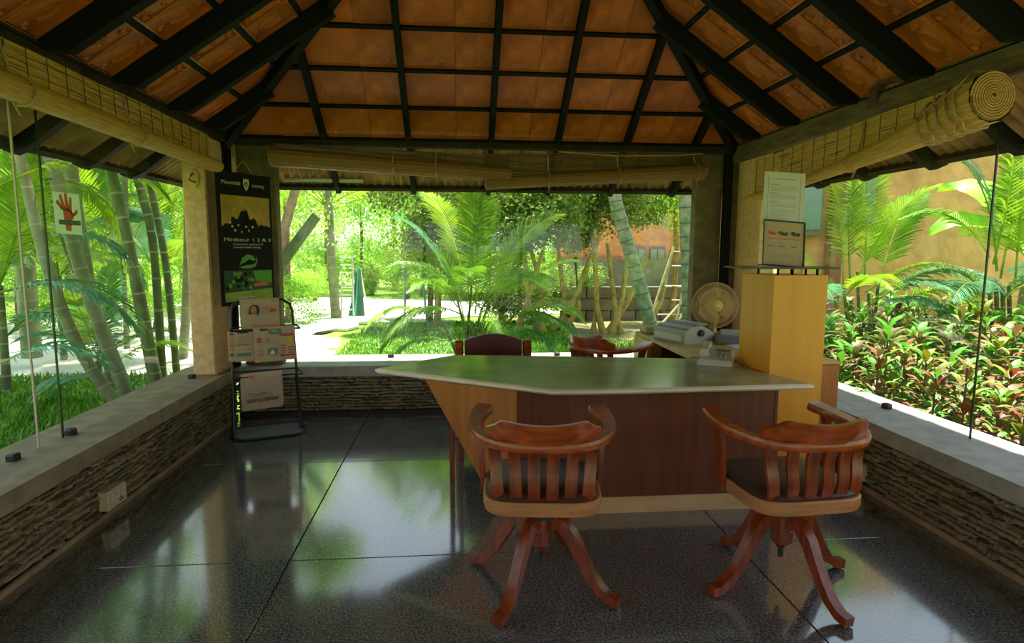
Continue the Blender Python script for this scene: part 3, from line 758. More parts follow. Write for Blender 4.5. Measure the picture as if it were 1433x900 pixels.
MB().lathe([(.001, 0), (.030, 0), (.030, .02), (.022, .028), (.001, .028)], (.21, .0, .09), 16, Matrix.Rotation(pi/2, 3, 'Y')).build('platen_knob', blackm, pr)
MB().bbox((.0, .06, .155), (.34, .10, .012), .004).build('printer_lid', greypl, pr)
pb = empty('fax_machine', (2.36, 5.02, .80), 'low grey machine right of the printer with white sheets on it', 'fax machine', radians(-20))
MB().bbox((0, 0, .035), (.30, .26, .07), .01).build('machine_body', greydk, pb); MB().bbox((-.02, .05, .085), (.16, .12, .045), .008).build('machine_hood', greypl, pb)
mp_ = mat('bluish_white_paper', (.72, .76, .84), .6)
for k in range(3):
    o = MB().box((2.36+.03*k, 4.80+.05*k, .8025+.004*k), (.21, .29, .003)).build('paper_sheet', mp_); tag(o, ('lowest white sheet of paper on the side table behind the telephone', 'middle white sheet of paper on the side table behind the telephone', 'topmost white sheet of paper on the side table behind the telephone')[k], 'paper', 'paper sheets on the side table')
fn = empty('table_fan', (2.36, 5.42, .80), 'beige table fan with round wire guard before the right pier', 'fan', radians(-8))
MB().lathe([(.001, 0), (.11, 0), (.115, .01), (.10, .028), (.04, .04), (.001, .04)], n=28).build('fan_base', beige, fn, smooth=True)
MB().tube([(0, .02, .03), (0, .03, .14), (0, .04, .24)], .02, 12, rs=[.03, .022, .02]).build('fan_neck', beige, fn, smooth=True)
MB().lathe([(.001, 0), (.05, 0), (.062, .03), (.062, .10), (.04, .13), (.001, .13)], (0, .16, .29), 20, Matrix.Rotation(pi/2, 3, 'X')).build('motor_housing', beige, fn, smooth=True)
gm = MB(); RX = Matrix.Rotation(pi/2, 3, 'X'); C = Vector((0, -.01, .29)); RG = .21
for dy, rr_ in ((0, RG), (-.045, RG*.72), (-.058, RG*.42), (.05, RG*.75)):
    gm.tube([C+Vector((rr_*cos(2*pi*a/40), dy, rr_*sin(2*pi*a/40))) for a in range(40)], .004, 5, closed=True)
for k in range(84):
    a = 2*pi*k/84; ca, sa = cos(a), sin(a)
    gm.tube([C+Vector((r*ca, y, r*sa)) for r, y in ((.05, -.06), (RG*.42, -.058), (RG*.72, -.045), (RG, 0), (RG*.75, .05), (.06, .06))], .0023, 3)
gm.build('wire_guard', beige, fn, fixn=False)
MB().lathe([(.001, 0), (.052, 0), (.055, .008), (.04, .018), (.001, .018)], C+Vector((0, -.055, 0)), 24, RX).build('guard_badge', beigeye, fn, smooth=True)
MB().lathe([(.001, 0), (.016, 0), (.012, .004), (.001, .004)], C+Vector((0, -.075, 0)), 12, RX).build('badge_centre', white, fn, smooth=True)
for k in range(3):
    a0 = 2*pi*k/3; mb = MB(); vs = []
    for i in range(6):
        r = .03+i*.026; wd = .35+.65*sin(i/5*pi*.8)
        for j in range(5):
            a = a0+(j-2)/2*wd; vs.append(C+Vector((r*cos(a), .005+.02*(j-2)/2, r*sin(a))))
    mb.add(vs, [(i*5+j, i*5+j+1, (i+1)*5+j+1, (i+1)*5+j) for i in range(5) for j in range(4)]); mb.build('fan_blade', mat('fan_blade_%s' % name_id(), (.55, .42, .26), .4), fn, smooth=True)

# ============================================================ CHAIRS
def banker_chair(label, loc, rz, base_rz, name='swivel_armchair', nsl=6):
    t = empty(name, loc, label, 'chair', rz)
    # legs
    for k in range(4):
        a = base_rz-rz+k*pi/2; d = Vector((cos(a), sin(a), 0))
        path = [(.035, .30), (.075, .335), (.12, .325), (.165, .275), (.205, .205), (.25, .13), (.30, .07), (.35, .035), (.40, .028)]
        hgt = [1.5, 1.45, 1.35, 1.2, 1.05, .95, .85, .85, .9]
        MB().sweep([d*r+Vector((0, 0, z)) for r, z in path], [(-.024, -.024), (.024, -.024), (.024, .024), (-.024, .024)], scales=[(1, h) for h in hgt]).build('leg', woodred, t, smooth=True)
    MB().lathe([(.001, .17), (.020, .175), (.034, .20), (.05, .21), (.052, .37), (.001, .37)], n=8).build('hub', woodred, t)
    MB().lathe([(.001, .35), (.085, .355), (.085, .375), (.03, .385), (.03, .43), (.12, .437), (.12, .452), (.001, .452)], n=20).build('swivel_plate', blackm, t, smooth=True)
    MB().lathe([(.012, .13), (.012, .18)], n=8).build('screw_end', blackm, t)
    # seat rim, rounded rectangle
    def rr(hx, hy, e=4.5, n=48, cy=0.0, back=0):
        o = []
        for i in range(n):
            a = 2*pi*i/n; c, s_ = cos(a), sin(a)
            o.append((hx*abs(c)**(2/e)*(1 if c > 0 else -1), cy+hy*abs(s_)**(2/e)*(1 if s_ > 0 else -1)))
        return o
    def layers(ls, closed_top=True):
        m_ = MB(); n = 48; vs = []
        for hx, hy, z in ls: vs += [(x, y, z) for x, y in rr(hx, hy)]
        k = len(ls); fs = [(i*n+a, i*n+(a+1) % n, (i+1)*n+(a+1) % n, (i+1)*n+a) for i in range(k-1) for a in range(n)]
        fs += [tuple(range(n))[::-1], tuple((k-1)*n+a for a in range(n))]; m_.add(vs, fs); return m_
    layers([(.245, .235, .445), (.262, .252, .450), (.268, .258, .47), (.268, .258, .505), (.262, .252, .512)]).build('seat_frame', seattan, t, smooth=True)
    layers([(.252, .242, .510), (.254, .244, .524), (.240, .230, .545), (.19, .18, .562), (.10, .09, .568)]).build('seat_cushion', leather, t, smooth=True)
    # arm bow
    def bow(s_):
        # s_ in -1..1 ; 0 = middle of the back
        a = abs(s_); sg = 1 if s_ >= 0 else -1
        P_ = [(0, -.275), (.10, -.270), (.19, -.243), (.262, -.175), (.302, -.07), (.310, .04), (.298, .14), (.276, .215)]
        q = a*(len(P_)-1); i = min(int(q), len(P_)-2); f = q-i
        def cr(k):
            p0 = P_[max(i-1, 0)][k] if i > 0 else (-P_[1][0] if k == 0 else P_[1][1]); p1 = P_[i][k]; p2 = P_[i+1][k]; p3 = P_[min(i+2, len(P_)-1)][k]
            return .5*((2*p1)+(-p0+p2)*f+(2*p0-5*p1+4*p2-p3)*f*f+(-p0+3*p1-3*p2+p3)*f**3)
        return Vector((sg*cr(0), cr(1), .768+.045*a*a))
    N_ = 40; pts = [bow(-1+2*i/N_) for i in range(N_+1)]
    sc = []
    for i in range(N_+1):
        a = abs(-1+2*i/N_); wd = .85+.85*max(0, (a-.5)/.5)**1.0; 
        if a > .95: wd *= .8
        sc.append((wd, 1))
    MB().sweep(pts, [(-.026, -.019), (.026, -.019), (.031, -.006), (.031, .006), (.026, .019), (-.026, .019), (-.031, 0)], scales=sc).build('arm_bow', woodrail, t, smooth=True)
    # crest
    mb = MB(); n = 24; rows_ = []
    for i in range(n+1):
        s_ = -1+2*i/n; x = s_*.248; y = -.290+.105*s_*s_
        a = abs(s_)
        if a < .74: zt = .886-.012*(1-(a/.74)**2)*1.0
        else: zt = .886-.048*((a-.74)/.26)**.6
        rows_.append((x, y, zt))
    vs = []
    for x, y, zt in rows_:
        b = (zt-.785)
        vs += [(x, y+.012, .783), (x, y+.014-.03*b/.09, zt), (x, y-.012-.03*b/.09, zt), (x, y-.016, .783)]
    fs = []
    for i in range(n):
        a = i*4; b = a+4; fs += [(a, b, b+1, a+1), (a+1, b+1, b+2, a+2), (a+2, b+2, b+3, a+3), (a+3, b+3, b, a)]
    fs += [(0, 1, 2, 3), (n*4+3, n*4+2, n*4+1, n*4)]
    mb.add(vs, fs); mb.build('crest_rail', woodrail, t, smooth=True)
    # slats
    for k in range(nsl):
        u = (k-(nsl-1)/2)/((nsl-1)/2); xt = u*.215; xb = u*.192
        yt = -.272+.055*u*u; yb = -.222+.02*u*u
        pts = []
        for i in range(9):
            f = i/8; z = .495+(.770-.495)*f; x = xb+(xt-xb)*f; y = yb+(yt-yb)*f-.013*sin(f*2*pi)
            pts.append((x, y, z))
        MB().sweep(pts, [(-.026, -.008), (.026, -.008), (.026, .008), (-.026, .008)], up=(0, -1, .0)).build('slat', woodred, t, smooth=True)
    for sg in (-1, 1):
        pts = []
        for i in range(9):
            f = i/8; z = .455+(.79-.455)*f; pts.append((sg*(.278+.014*f*f+.006*sin(f*pi)), .10+.02*f-.03*sin(f*pi), z))
        MB().sweep(pts, [(-.036, -.011), (.036, -.011), (.036, .011), (-.036, .011)], up=(sg, 0, .0), scales=[(1.15-.35*sin(i/8*pi), 1) for i in range(9)]).build('arm_support', woodred, t, smooth=True)
    return t
banker_chair('red brown wooden swivel armchair left of centre, its slatted back to the desk front', (.385, 2.74, 0), radians(-6), radians(55))
banker_chair('red brown wooden swivel armchair in front of the desk\'s right end', (1.545, 2.67, 0), radians(4), radians(15))
banker_chair('wooden swivel armchair behind the desk beside the side table, glossy notched crest', (1.28, 5.10, 0), radians(-55), radians(40))
# high backed burgundy chair
hc = empty('office_chair', (.29, 5.06, 0), 'high backed burgundy chair behind the desk with arched top', 'chair')
mb = MB(); n = 16; vs = []
for i in range(n+1):
    s_ = -1+2*i/n; x = s_*.24; zt = .895-.055*s_*s_
    vs += [(x, -.03+.03*s_*s_*-1, .45), (x, -.035, zt), (x, .03, zt), (x, .03, .45)]
mb.add(vs, [q for i in range(n) for q in ((i*4, i*4+4, i*4+5, i*4+1), (i*4+1, i*4+5, i*4+6, i*4+2), (i*4+2, i*4+6, i*4+7, i*4+3))]+[(0, 1, 2, 3), (n*4+3, n*4+2, n*4+1, n*4)])
mb.build('backrest', burg, hc, smooth=True)
for sg in (-1, 1):
    MB().bbox((sg*.285, -.005, .42), (.075, .05, .84), .012).build('back_post', woodrail, hc)
    MB().bbox((sg*.285, .42, .22), (.05, .05, .44), .01).build('leg', woodred, hc)
    MB().bbox((sg*.285, .22, .64), (.06, .42, .03), .008).build('armrest', woodred, hc)
    MB().bbox((sg*.285, .42, .53), (.04, .04, .20), .006).build('arm_post', woodred, hc)
MB().bbox((0, .20, .44), (.52, .46, .07), .02).build('seat', burg, hc)
hc.rotation_euler = (0, 0, 0)

# ============================================================ POSTER
A = Vector((-2.0, 5.35, 2.232)); B = Vector((-1.705, 5.85, 2.232)); U = (B-A).normalized(); wP = (B-A).length; hP = 1.12
pz_ = 2.232-hP
po = empty('hanging_poster', (A.x, A.y, pz_), 'black hanging poster with garden photographs on the left corner pier', 'poster')
P = Print((0, 0, 0), U, (0, 0, 1))
MB().slab([(0, 0, 0), U*wP, U*wP+Vector((0, 0, hP)), (0, 0, hP)], -P.N*.006).build('poster_sheet', posterblk, po)
def gp(x, y): return (x*wP, y*hP)
def poly(pts, m, lay=1): P.poly([gp(*q) for q in pts], m, lay)
# upper photograph: yellow dusk sky over dark shrubs
poly([(.07, .52), (.96, .52), (.96, .835), (.07, .835)], posteryel, 1)
rnd = random.Random(3)
bush = [(.07, .52), (.96, .52), (.96, .60)]
for i in range(22): bush.append((.93-i*.04, .60+.03*rnd.random()+(.05 if 5 < i < 18 else 0)+(.05 if 9 < i < 14 else 0)))
bush.append((.07, .60)); poly(bush, posterblk, 2)
poly([(.47, .62), (.49, .75), (.52, .70), (.55, .62)], posterblk, 2)
for x, y in ((.25, .60), (.30, .57), (.42, .56), (.55, .57), (.22, .63), (.36, .61), (.62, .60), (.5, .60)): P.disc(x*wP, y*hP, .010, inkyel if rnd.random() < .5 else inkwhite, 3, n=7)
# green emblem
poly([(.35, .30), (.40, .36), (.50, .385), (.60, .375), (.66, .34), (.62, .335), (.52, .345), (.46, .325), (.40, .315)], inkgreen, 1)
poly([(.34, .285), (.45, .30), (.60, .305), (.67, .325), (.65, .29), (.55, .275), (.42, .275)], inkgreen, 1)
poly([(.645, .30), (.685, .335), (.66, .375), (.675, .335)], inkwhite, 2)
# lower photograph: tree and lawn
poly([(.07, .02), (.96, .02), (.96, .262), (.07, .262)], postergrass, 1)
poly([(.07, .09), (.96, .11), (.96, .262), (.07, .262)], inkdgreen, 2)
poly([(.64, .17), (.95, .15), (.95, .255), (.60, .255)], inkgreen, 3)
poly([(.60, .155), (.80, .165), (.93, .135), (.60, .13)], inkorange, 4)
for i in range(26):
    P.disc((.10+rnd.random()*.5)*wP, (.12+rnd.random()*.12)*hP, .012+.01*rnd.random(), inkgreen if rnd.random() < .5 else posterblk, 4, n=7)
P.rect(.30*wP, .045*hP, .30*wP, .008*hP, inkwhite, 5)
P.build('poster_pictures', po)
P.text('poster_lettering', 'Mountdel', .09*wP, .917*hP, .046, inkwhite, po, 2, width=.33*wP)
P.text('poster_lettering', 'county', .64*wP, .912*hP, .046, inkwhite, po, 2, width=.24*wP)
P.text('poster_lettering', 'Minibour 1 2 & 3', .09*wP, .487*hP, .042, inkwhite, po, 2, width=.86*wP)
P.text('poster_lettering', 'Luxurious, spacious &', .25*wP, .458*hP, .024, inkwhite, po, 2, width=.55*wP)
P.text('poster_lettering', 'comfortable living', .25*wP, .434*hP, .024, inkwhite, po, 2, width=.5*wP)
Q = Print((0, 0, 0), U, (0, 0, 1)); cx_, cy_ = .535*wP, .925*hP
Q.poly([(cx_+x*.035, cy_+y*.055) for x, y in ((-.7, 1), (-.35, .7), (0, 1), (.35, .7), (.7, 1), (.9, .3), (.6, -.5), (0, -1), (-.6, -.5), (-.9, .3))], inkwhite, 2)
Q.poly([(cx_+x*.022, cy_+y*.034) for x, y in ((-.6, .7), (.6, .7), (.8, .2), (.4, -.5), (0, -.9), (-.4, -.5), (-.8, .2))], posterblk, 3)
Q.poly([(cx_+x*.010, cy_+y*.020) for x, y in ((-.6, .7), (.6, .7), (.5, -.5), (0, -.9), (-.5, -.5))], inkwhite, 4)
Q.build('poster_emblem', po)
MB().tube([tuple(U*0), tuple(U*wP)], .010, 8).build('bottom_rod', posterblk, po)
MB().tube([(0, 0, hP), tuple(U*wP+Vector((0, 0, hP)))], .010, 8).build('top_rod', posterblk, po)
for s_ in (.3, .7):
    MB().tube([tuple(U*wP*s_+Vector((0, 0, hP))), tuple(U*wP*.5+Vector((0, 0, hP+.12)))], .003, 5).build('hanging_string', rope, po)

# ============================================================ NEWSPAPER RACK
rk = empty('newspaper_rack', (-1.66, 5.35, 0), 'black tubular newspaper rack standing in the left corner', 'newspaper rack', radians(20))
ru = Vector((cos(radians(20)), sin(radians(20)), 0)); rv = Vector((-ru.y, ru.x, 0)); RO = Vector((-1.66, 5.35, 0))
hwid = .285
mb = MB()
def rcurve(pts, r=.011, name='frame_tube'):
    return MB().tube(pts, r, 8).build(name, blackm, rk, smooth=True)
# base loop
rcurve([(-hwid, .20, .012), (-hwid, -.12, .012), (-hwid+.05, -.19, .012), (-hwid+.12, -.21, .012), (hwid-.12, -.21, .012), (hwid-.05, -.19, .012), (hwid, -.12, .012), (hwid, .20, .012)], .012, 'base_tube')
rcurve([(-hwid, .20, .012), (hwid, .20, .012)], .012, 'base_tube')
MB().slab([(-hwid+.01, -.18, .008), (hwid-.01, -.18, .008), (hwid-.01, .19, .008), (-hwid+.01, .19, .008)], (0, 0, .004)).build('base_plate', greydk, rk)
# main hoop
rcurve([(-hwid+.01, -.03, .012), (-hwid+.02, .0, .4), (-hwid+.03, .02, 1.06), (-hwid+.05, .02, 1.12), (-hwid+.11, .02, 1.16), (hwid-.13, .02, 1.16), (hwid-.07, .02, 1.12), (hwid-.05, .02, 1.06), (hwid-.03, .0, .4), (hwid-.02, -.03, .012)], .012, 'hoop_tube')
rcurve([(-hwid, .20, .012), (-hwid+.03, .02, .50)]); rcurve([(hwid, .20, .012), (hwid-.04, .02, .50)])
for z, d in ((.915, .09), (.53, .16)):
    rcurve([(-hwid+.02, .02, z), (-hwid+.02, -d, z+.0), (hwid+.0, -d, z), (hwid-.02, .02, z+.015)], .009, 'shelf_tube')
    rcurve([(-hwid+.02, .03, z+.015), (hwid-.02, .03, z+.015)], .007, 'cross_tube')
# newspapers: folded sheets hanging over the bars
def newspaper(label, x0, x1, ztop, drop, y, tilt, content, group='newspapers on the rack', m=paper, backdrop=.22, rot=0):
    O = RO+ru*((x0+x1)/2)+rv*y+Vector((0, 0, ztop))
    t = empty('newspaper', tuple(O), label, 'newspaper', radians(20)+rot, group)
    W = (x1-x0)/2
    mb = MB(); 
    for k, (dx, dd) in enumerate(((0, 0), (.006, .012), (-.008, .006))):
        yo = -.016+k*.005
        secn = [(yo-.02*(drop-dd)/.3, -(drop-dd)), (yo-.004, -.03), (yo+.004, -.006), (.0, .006-k*.001), (.012-k*.003, -.006), (.020-k*.003, -.03), (.03, -backdrop)]
        vs = []; 
        for (yy, z) in secn:
            vs += [(-W+dx, yy, z+tilt*-W), (W+dx, yy, z+tilt*W)]
        mb.add(vs, [(2*i, 2*i+1, 2*i+3, 2*i+2) for i in range(len(secn)-1)])
    mb.build('folded_sheets', m, t, fixn=False)
    nrm_y = -.016-.02*0-.006
    V = Vector((0, .02/.3*-1, -1)).normalized()*-1
    Pn = Print((-W, -.0235-.02*drop/.3, -drop+tilt*-W), (1, 0, tilt), (0, .02/.3, 1))
    # print normal must face the reader (-y)
    if Pn.N.y > 0: Pn.N = -Pn.N
    content(Pn, 2*W, drop); Pn.build('newspaper_print', t)
    return t, Pn
def c_top(P, W, D):
    P.poly([(W*(.5+.0)-.095+.0, D*.55), (W*.5-.08, D*.78), (W*.5-.05, D*.84), (W*.5-.015, D*.80), (W*.5-.005, D*.66), (W*.5-.02, D*.47), (W*.5-.035, D*.56)], inkblack, 1)
    P.disc(W*.5-.052, D*.665, .024, inkskin, 2, ry=.036)
    P.poly([(W*.5-.085, D*.52), (W*.5-.02, D*.55), (W*.5-.04, D*.60)], inkskin, 2)
    P.rect(W*.56, D*.55, W*.15, D*.12, inkgrey); P.rect(W*.56, D*.68, W*.15, D*.08, inkorange)
    P.poly([(W*.76, D*.58), (W*.90, D*.60), (W*.93, D*.66), (W*.80, D*.74), (W*.77, D*.68)], inkred)
    P.rect(W*.28, D*.17, W*.17, D*.06, inkorange); P.rect(W*.52, D*.16, W*.40, D*.045, inkorange); P.rect(W*.22, D*.20, W*.05, D*.02, inkorange)
    P.rect(W*.80, D*.92, W*.12, D*.03, inkgrey); P.lines(W*.07, D*.78, W*.09, 12, .014, inkpale, .004); P.lines(W*.22, D*.42, W*.65, 8, .010, inkpale, .002)
def c_mid(P, W, D):
    P.rect(W*.14, D*.93, W*.20, D*.05, inkblack); P.rect(W*.36, D*.80, W*.30, D*.16, inkteal); P.poly([(W*.38, D*.90), (W*.50, D*.95), (W*.60, D*.88), (W*.50, D*.84)], inkgrey, 2)
    P.rect(W*.06, D*.58, W*.10, D*.15, inkred); P.rect(W*.30, D*.56, W*.05, D*.16, inkgrey)
    P.rect(W*.62, D*.72, W*.34, D*.07, inkred); P.rect(W*.80, D*.50, W*.16, D*.22, inkyel)
    P.rect(W*.62, D*.12, W*.34, D*.36, inkpale, 1); P.lines(W*.63, D*.43, W*.14, 5, .022, inkred, .010, 2); P.lines(W*.81, D*.36, W*.14, 3, .022, inkred, .010, 2); P.rect(W*.62, D*.13, W*.35, D*.05, inkred, 2)
    P.rect(W*.32, D*.20, W*.22, D*.19, inkteal); P.poly([(W*.36, D*.22), (W*.42, D*.36), (W*.50, D*.26), (W*.46, D*.21)], inkwhite, 2)
    P.rect(W*.07, D*.30, W*.10, D*.10, inkgrey); P.disc(W*.13, D*.22, .014, inkorange); P.lines(W*.20, D*.70, W*.08, 6, .016, inkpale, .003); P.lines(W*.38, D*.72, W*.20, 8, .014, inkpale, .003)
def c_left(P, W, D):
    P.rect(W*.10, D*.90, W*.35, D*.05, inkblack); P.rect(W*.05, D*.18, W*.45, D*.10, inkteal); P.rect(W*.06, D*.52, W*.4, D*.03, inkred); P.rect(W*.1, D*.38, W*.4, D*.02, inkorange); P.lines(W*.08, D*.80, W*.4, 8, .010, inkgrey, .003)
def c_low(P, W, D):
    P.rect(W*.05, D*.32, W*.86, D*.006, inkgrey); P.rect(W*.05, D*.30, W*.005, D*.50, inkgrey); P.rect(W*.92, D*.30, W*.005, D*.50, inkgrey)
    P.rect(W*.18, D*.38, W*.55, D*.022, inkred); P.rect(W*.14, D*.44, W*.5, D*.015, inkblack); P.lines(W*.12, D*.70, W*.72, 7, .016, inkpale, .003)
    P.rect(W*.17, D*.90, W*.14, D*.08, inkorange)
newspaper('newspaper at the top of the rack with a woman\'s portrait photo', -.175, .125, 1.170, .275, -.0, .0, c_top)
newspaper('newspaper on the middle bar with red advertisement blocks', -.085, .235, .935, .285, -.10, .035, c_mid, rot=0)
newspaper('newspaper half hidden at left on the middle bar', -.235, .0, .920, .265, -.065, .0, c_left)
newspaper('pinkish newspaper folded at far left of the middle shelf', -.28, -.20, .90, .25, -.0, .0, c_left, m=paper2)
t_, Pn = newspaper('newspaper lying over the low bar with capital lettering at its foot', -.20, .115, .560, .30, -.15, .05, c_low)
Pn.text('newspaper_lettering', 'ALWAYS & OVERWEAR', .035, .065, .040, inkblack, t_, 2, width=.25, bold=.001)

# hand sign on the left glass
hs = empty('hand_sign', (-2.33, 3.93, 1.80), 'pale green sign with a red raised hand stuck on left glass', 'sign')
P = Print((0.004, -.12, -.125), (0, 1, 0), (0, 0, 1)); P.N = Vector((1, 0, 0))
MB().slab([(.0, -.125, -.12), (.0, .125, -.125), (.0, .120, .125), (.0, -.130, .12)], (.002, 0, 0)).build('sign_sheet', signpale, hs)
P = Print((.0025, -.125, -.125), (0, 1, 0), (0, 0, 1)); P.N = Vector((1, 0, 0))
def hp(pts): P.poly([(x*.25, y*.25) for x, y in pts], signred, 1)
hp([(.32, .34), (.62, .34), (.70, .42), (.62, .56), (.46, .62), (.30, .58)])
hp([(.30, .60), (.25, .56), (.06, .74), (.10, .80), (.16, .79), (.33, .62)][::-1])
hp([(.30, .56), (.18, .90), (.24, .94), (.29, .92), (.42, .60)])
hp([(.40, .58), (.38, .96), (.44, .99), (.49, .96), (.54, .58)])
hp([(.50, .58), (.57, .88), (.62, .91), (.66, .87), (.64, .50)])
hp([(.60, .52), (.66, .42), (.84, .50), (.88, .57), (.82, .62), (.72, .54)])
hp([(.36, .10), (.56, .08), (.60, .30), (.34, .30)])
P.rect(.03, .058, .205, .028, inkteal, 2)
P.build('hand_print', hs)
P.text('sign_lettering', 'WATCH THE GLASS', .038, .0645, .020, signpale, hs, 3, width=.19, bold=.0004)

# ============================================================ GARDEN
GZ = -.12
def ground():
    mb = MB(); n = 40
    def h(x, y): return GZ+.05*noise.noise(Vector((x*.35, y*.35, 0)))
    X = [-400, -200, -90]+[-40+i*2 for i in range(41)]+[90, 200, 400]; Y = [-300, -100, -40]+[-14+i*1.6 for i in range(41)]+[70, 120, 250, 600]
    vs = []
    for y in Y:
        for x in X: vs.append((x, y, -.16 if (-3.5 < x < 4 and -2.5 < y < 7) else h(x, y)))
    m_ = len(X); mb.add(vs, [(j*m_+i, j*m_+i+1, (j+1)*m_+i+1, (j+1)*m_+i) for j in range(len(Y)-1) for i in range(m_-1)])
    o = mb.build('ground', lawnm, smooth=True); struct(o, 'green lawn ground of the garden around the pavilion')
ground()
def blob(name, pts, z, m, label, jag=.25, seed=1, sub=8):
    "flat patch with an irregular border"
    rnd = random.Random(seed); out = []; n = len(pts)
    for i in range(n):
        a = Vector(pts[i]); b = Vector(pts[(i+1) % n])
        for k in range(sub): 
            q = a.lerp(b, k/sub); out.append((q.x+rnd.uniform(-jag, jag), q.y+rnd.uniform(-jag, jag)))
    o = MB().prism(out, z-.05, z).build(name, m); struct(o, label); return o
blob('path', [(-16, 7.6), (-6.0, 8.0), (-3.1, 7.2), (-1.55, 8.3), (-2.2, 10.6), (-2.9, 12.6), (-1.6, 14.4), (2.5, 15.5), (3, 18.5), (-3.5, 21), (-9, 22), (-10, 15), (-9.5, 11), (-16, 10.2)], GZ+.055, sandm, 'bright pale sand path curving away behind the pavilion', .3, 2)
blob('soil_bed', [(1.2, 10.3), (9, 9.5), (10, 15), (1.0, 15.3), (.3, 12.5)], GZ+.045, leaflitter, 'brown leaf litter bed under the hedge trees', .3, 4)
blob('entrance_path', [(-4, -9), (5, -9), (3.6, YF-.3), (-3, YF-.3)], GZ+.07, stonegrey, 'unseen forecourt before the entrance, made grey to cut bounced light', .1, 5)  # unseen ground, its grey chosen to lessen light coming in at the entrance
blob('shrub_bed', [(3.3, -1), (9, -1), (9, 9), (3.4, 8.5)], GZ+.06, leaflitter, 'brown soil bed of the shrubs beyond the right ledge', .05, 6)

# grass blades near the left glass and on the island
def grass(name, label, region, count, hgt, seed, wd=.010):
    rnd = random.Random(seed); vs = []; fs = []
    x0, x1, y0, y1 = region
    for i in range(count):
        x = rnd.uniform(x0, x1); y = rnd.uniform(y0, y1)
        a = rnd.uniform(0, 2*pi); h = hgt*rnd.uniform(.5, 1.2); l = rnd.uniform(.3, 1)*h*.8
        dx, dy = cos(a), sin(a); o = len(vs); z = GZ+.03
        vs += [(x-dy*wd, y+dx*wd, z), (x+dy*wd, y-dx*wd, z), (x+dx*l*.4+dy*wd*.7, y+dy*l*.4-dx*wd*.7, z+h*.7), (x+dx*l*.4-dy*wd*.7, y+dy*l*.4+dx*wd*.7, z+h*.7), (x+dx*l, y+dy*l, z+h)]
        fs += [(o, o+1, o+2, o+3), (o+3, o+2, o+4)]
    me = bpy.data.meshes.new(name); me.from_pydata(vs, [], fs); me.materials.append(grassm)
    o = link(name, me); tag(o, label, 'grass', kind='stuff')
grass('lawn_grass', 'bright green grass of the lawn outside left ledge', (-9, -2.75, 1.5, 8.2), 42000, .11, 11)
grass('lawn_grass', 'green grass island beside the sand path behind the pavilion', (-1.9, 2.2, 8.2, 13.6), 24000, .11, 12, .014)
grass('lawn_grass', 'green lawn in front of the ficus hedge at back right', (1.2, 6.5, 7.0, 11), 9000, .09, 13, .012)

# ---- fronds
def frond_mesh(L_=1.7, rise=.9, droop=1.1, nl=32, leaf=.42, sag=.35, m=L_palm, seed=0, vee=.5):
    rnd = random.Random(seed); mb = MB()
    pts = []; 
    for i in range(17):
        s_ = i/16; y = L_*(s_-.18*s_*s_*droop); z = rise*L_*s_*.62-droop*L_*.55*s_**2.2; pts.append(Vector((0, y, z)))
    mb.mi = 1; mb.tube(pts, .01, 5, rs=[.014*(1-.8*i/16) for i in range(17)]); mb.mi = 0
    def P_(s_):
        q = s_*16; i = min(int(q), 15); return pts[i].lerp(pts[i+1], q-i), (pts[i+1]-pts[i]).normalized()
    for k in range(nl):
        s_ = .16+.84*(k+.5)/nl; p, t = P_(s_)
        l = leaf*(sin(pi*min(1, (s_*.95+.05)))**.55)*(.9+.2*rnd.random()); l = max(l, .10)
        fwd = .45+.75*s_
        for sg in (-1, 1):
            side = Vector((sg, 0, 0)); up = side.cross(t)*sg; up = Vector((0, -t.z, t.y)) if t.y else Vector((0, 0, 1))
            d = (side*1.0+t*fwd+up*vee*rnd.uniform(.6, 1.2)).normalized()
            wv = t*.017+up*.005; sg_ = sag*rnd.uniform(.7, 1.4)
            a = p; b = p+d*l*.45+Vector((0, 0, -sg_*l*.10)); c = p+d*l*.8+Vector((0, 0, -sg_*l*.40)); e = p+d*l+Vector((0, 0, -sg_*l*.75))
            o = len(mb.v); mb.v += [tuple(a-wv*.5), tuple(a+wv*.5), tuple(b-wv), tuple(b+wv), tuple(c-wv*.75), tuple(c+wv*.75), tuple(e)]
            mb.f += [(o, o+1, o+3, o+2), (o+2, o+3, o+5, o+4), (o+4, o+5, o+6)]; mb.m += [0]*3
    me = bpy.data.meshes.new('frond'); me.from_pydata(mb.v, [], mb.f)
    me.materials.append(m); me.materials.append(L_lime)
    for p_, i in zip(me.polygons, mb.m): p_.material_index = i
    return me
FR = {}
for nm, m in (('g', L_palm), ('l', L_lime), ('b', L_blue)):
    FR[nm] = [frond_mesh(1.7, 1.25, .75, 40, .46, .30, m, 1, .35), frond_mesh(1.7, .85, 1.15, 38, .42, .5, m, 2, .30), frond_mesh(1.8, 1.5, .45, 40, .44, .3, m, 3, .5), frond_mesh(1.6, .45, 1.2, 34, .40, .7, m, 4, .15)]
def frond(parent, loc, az, tilt, sc, kind='g', v=0, roll=0):
    "az: direction it leans to (radians, 0=+Y, clockwise seen from above = +X)"
    o = link('frond', FR[kind][v], parent)
    o.matrix_world = Matrix.Translation(Vector(loc)) @ Matrix.Rotation(-az, 4, 'Z') @ Matrix.Rotation(tilt, 4, 'X') @ Matrix.Rotation(roll, 4, 'Y') @ Matrix.Scale(sc, 4)
    bpy_fix(o, parent); return o
def bpy_fix(o, parent):
    if parent: o.matrix_parent_inverse = Matrix.Translation(-Vector(parent.location))
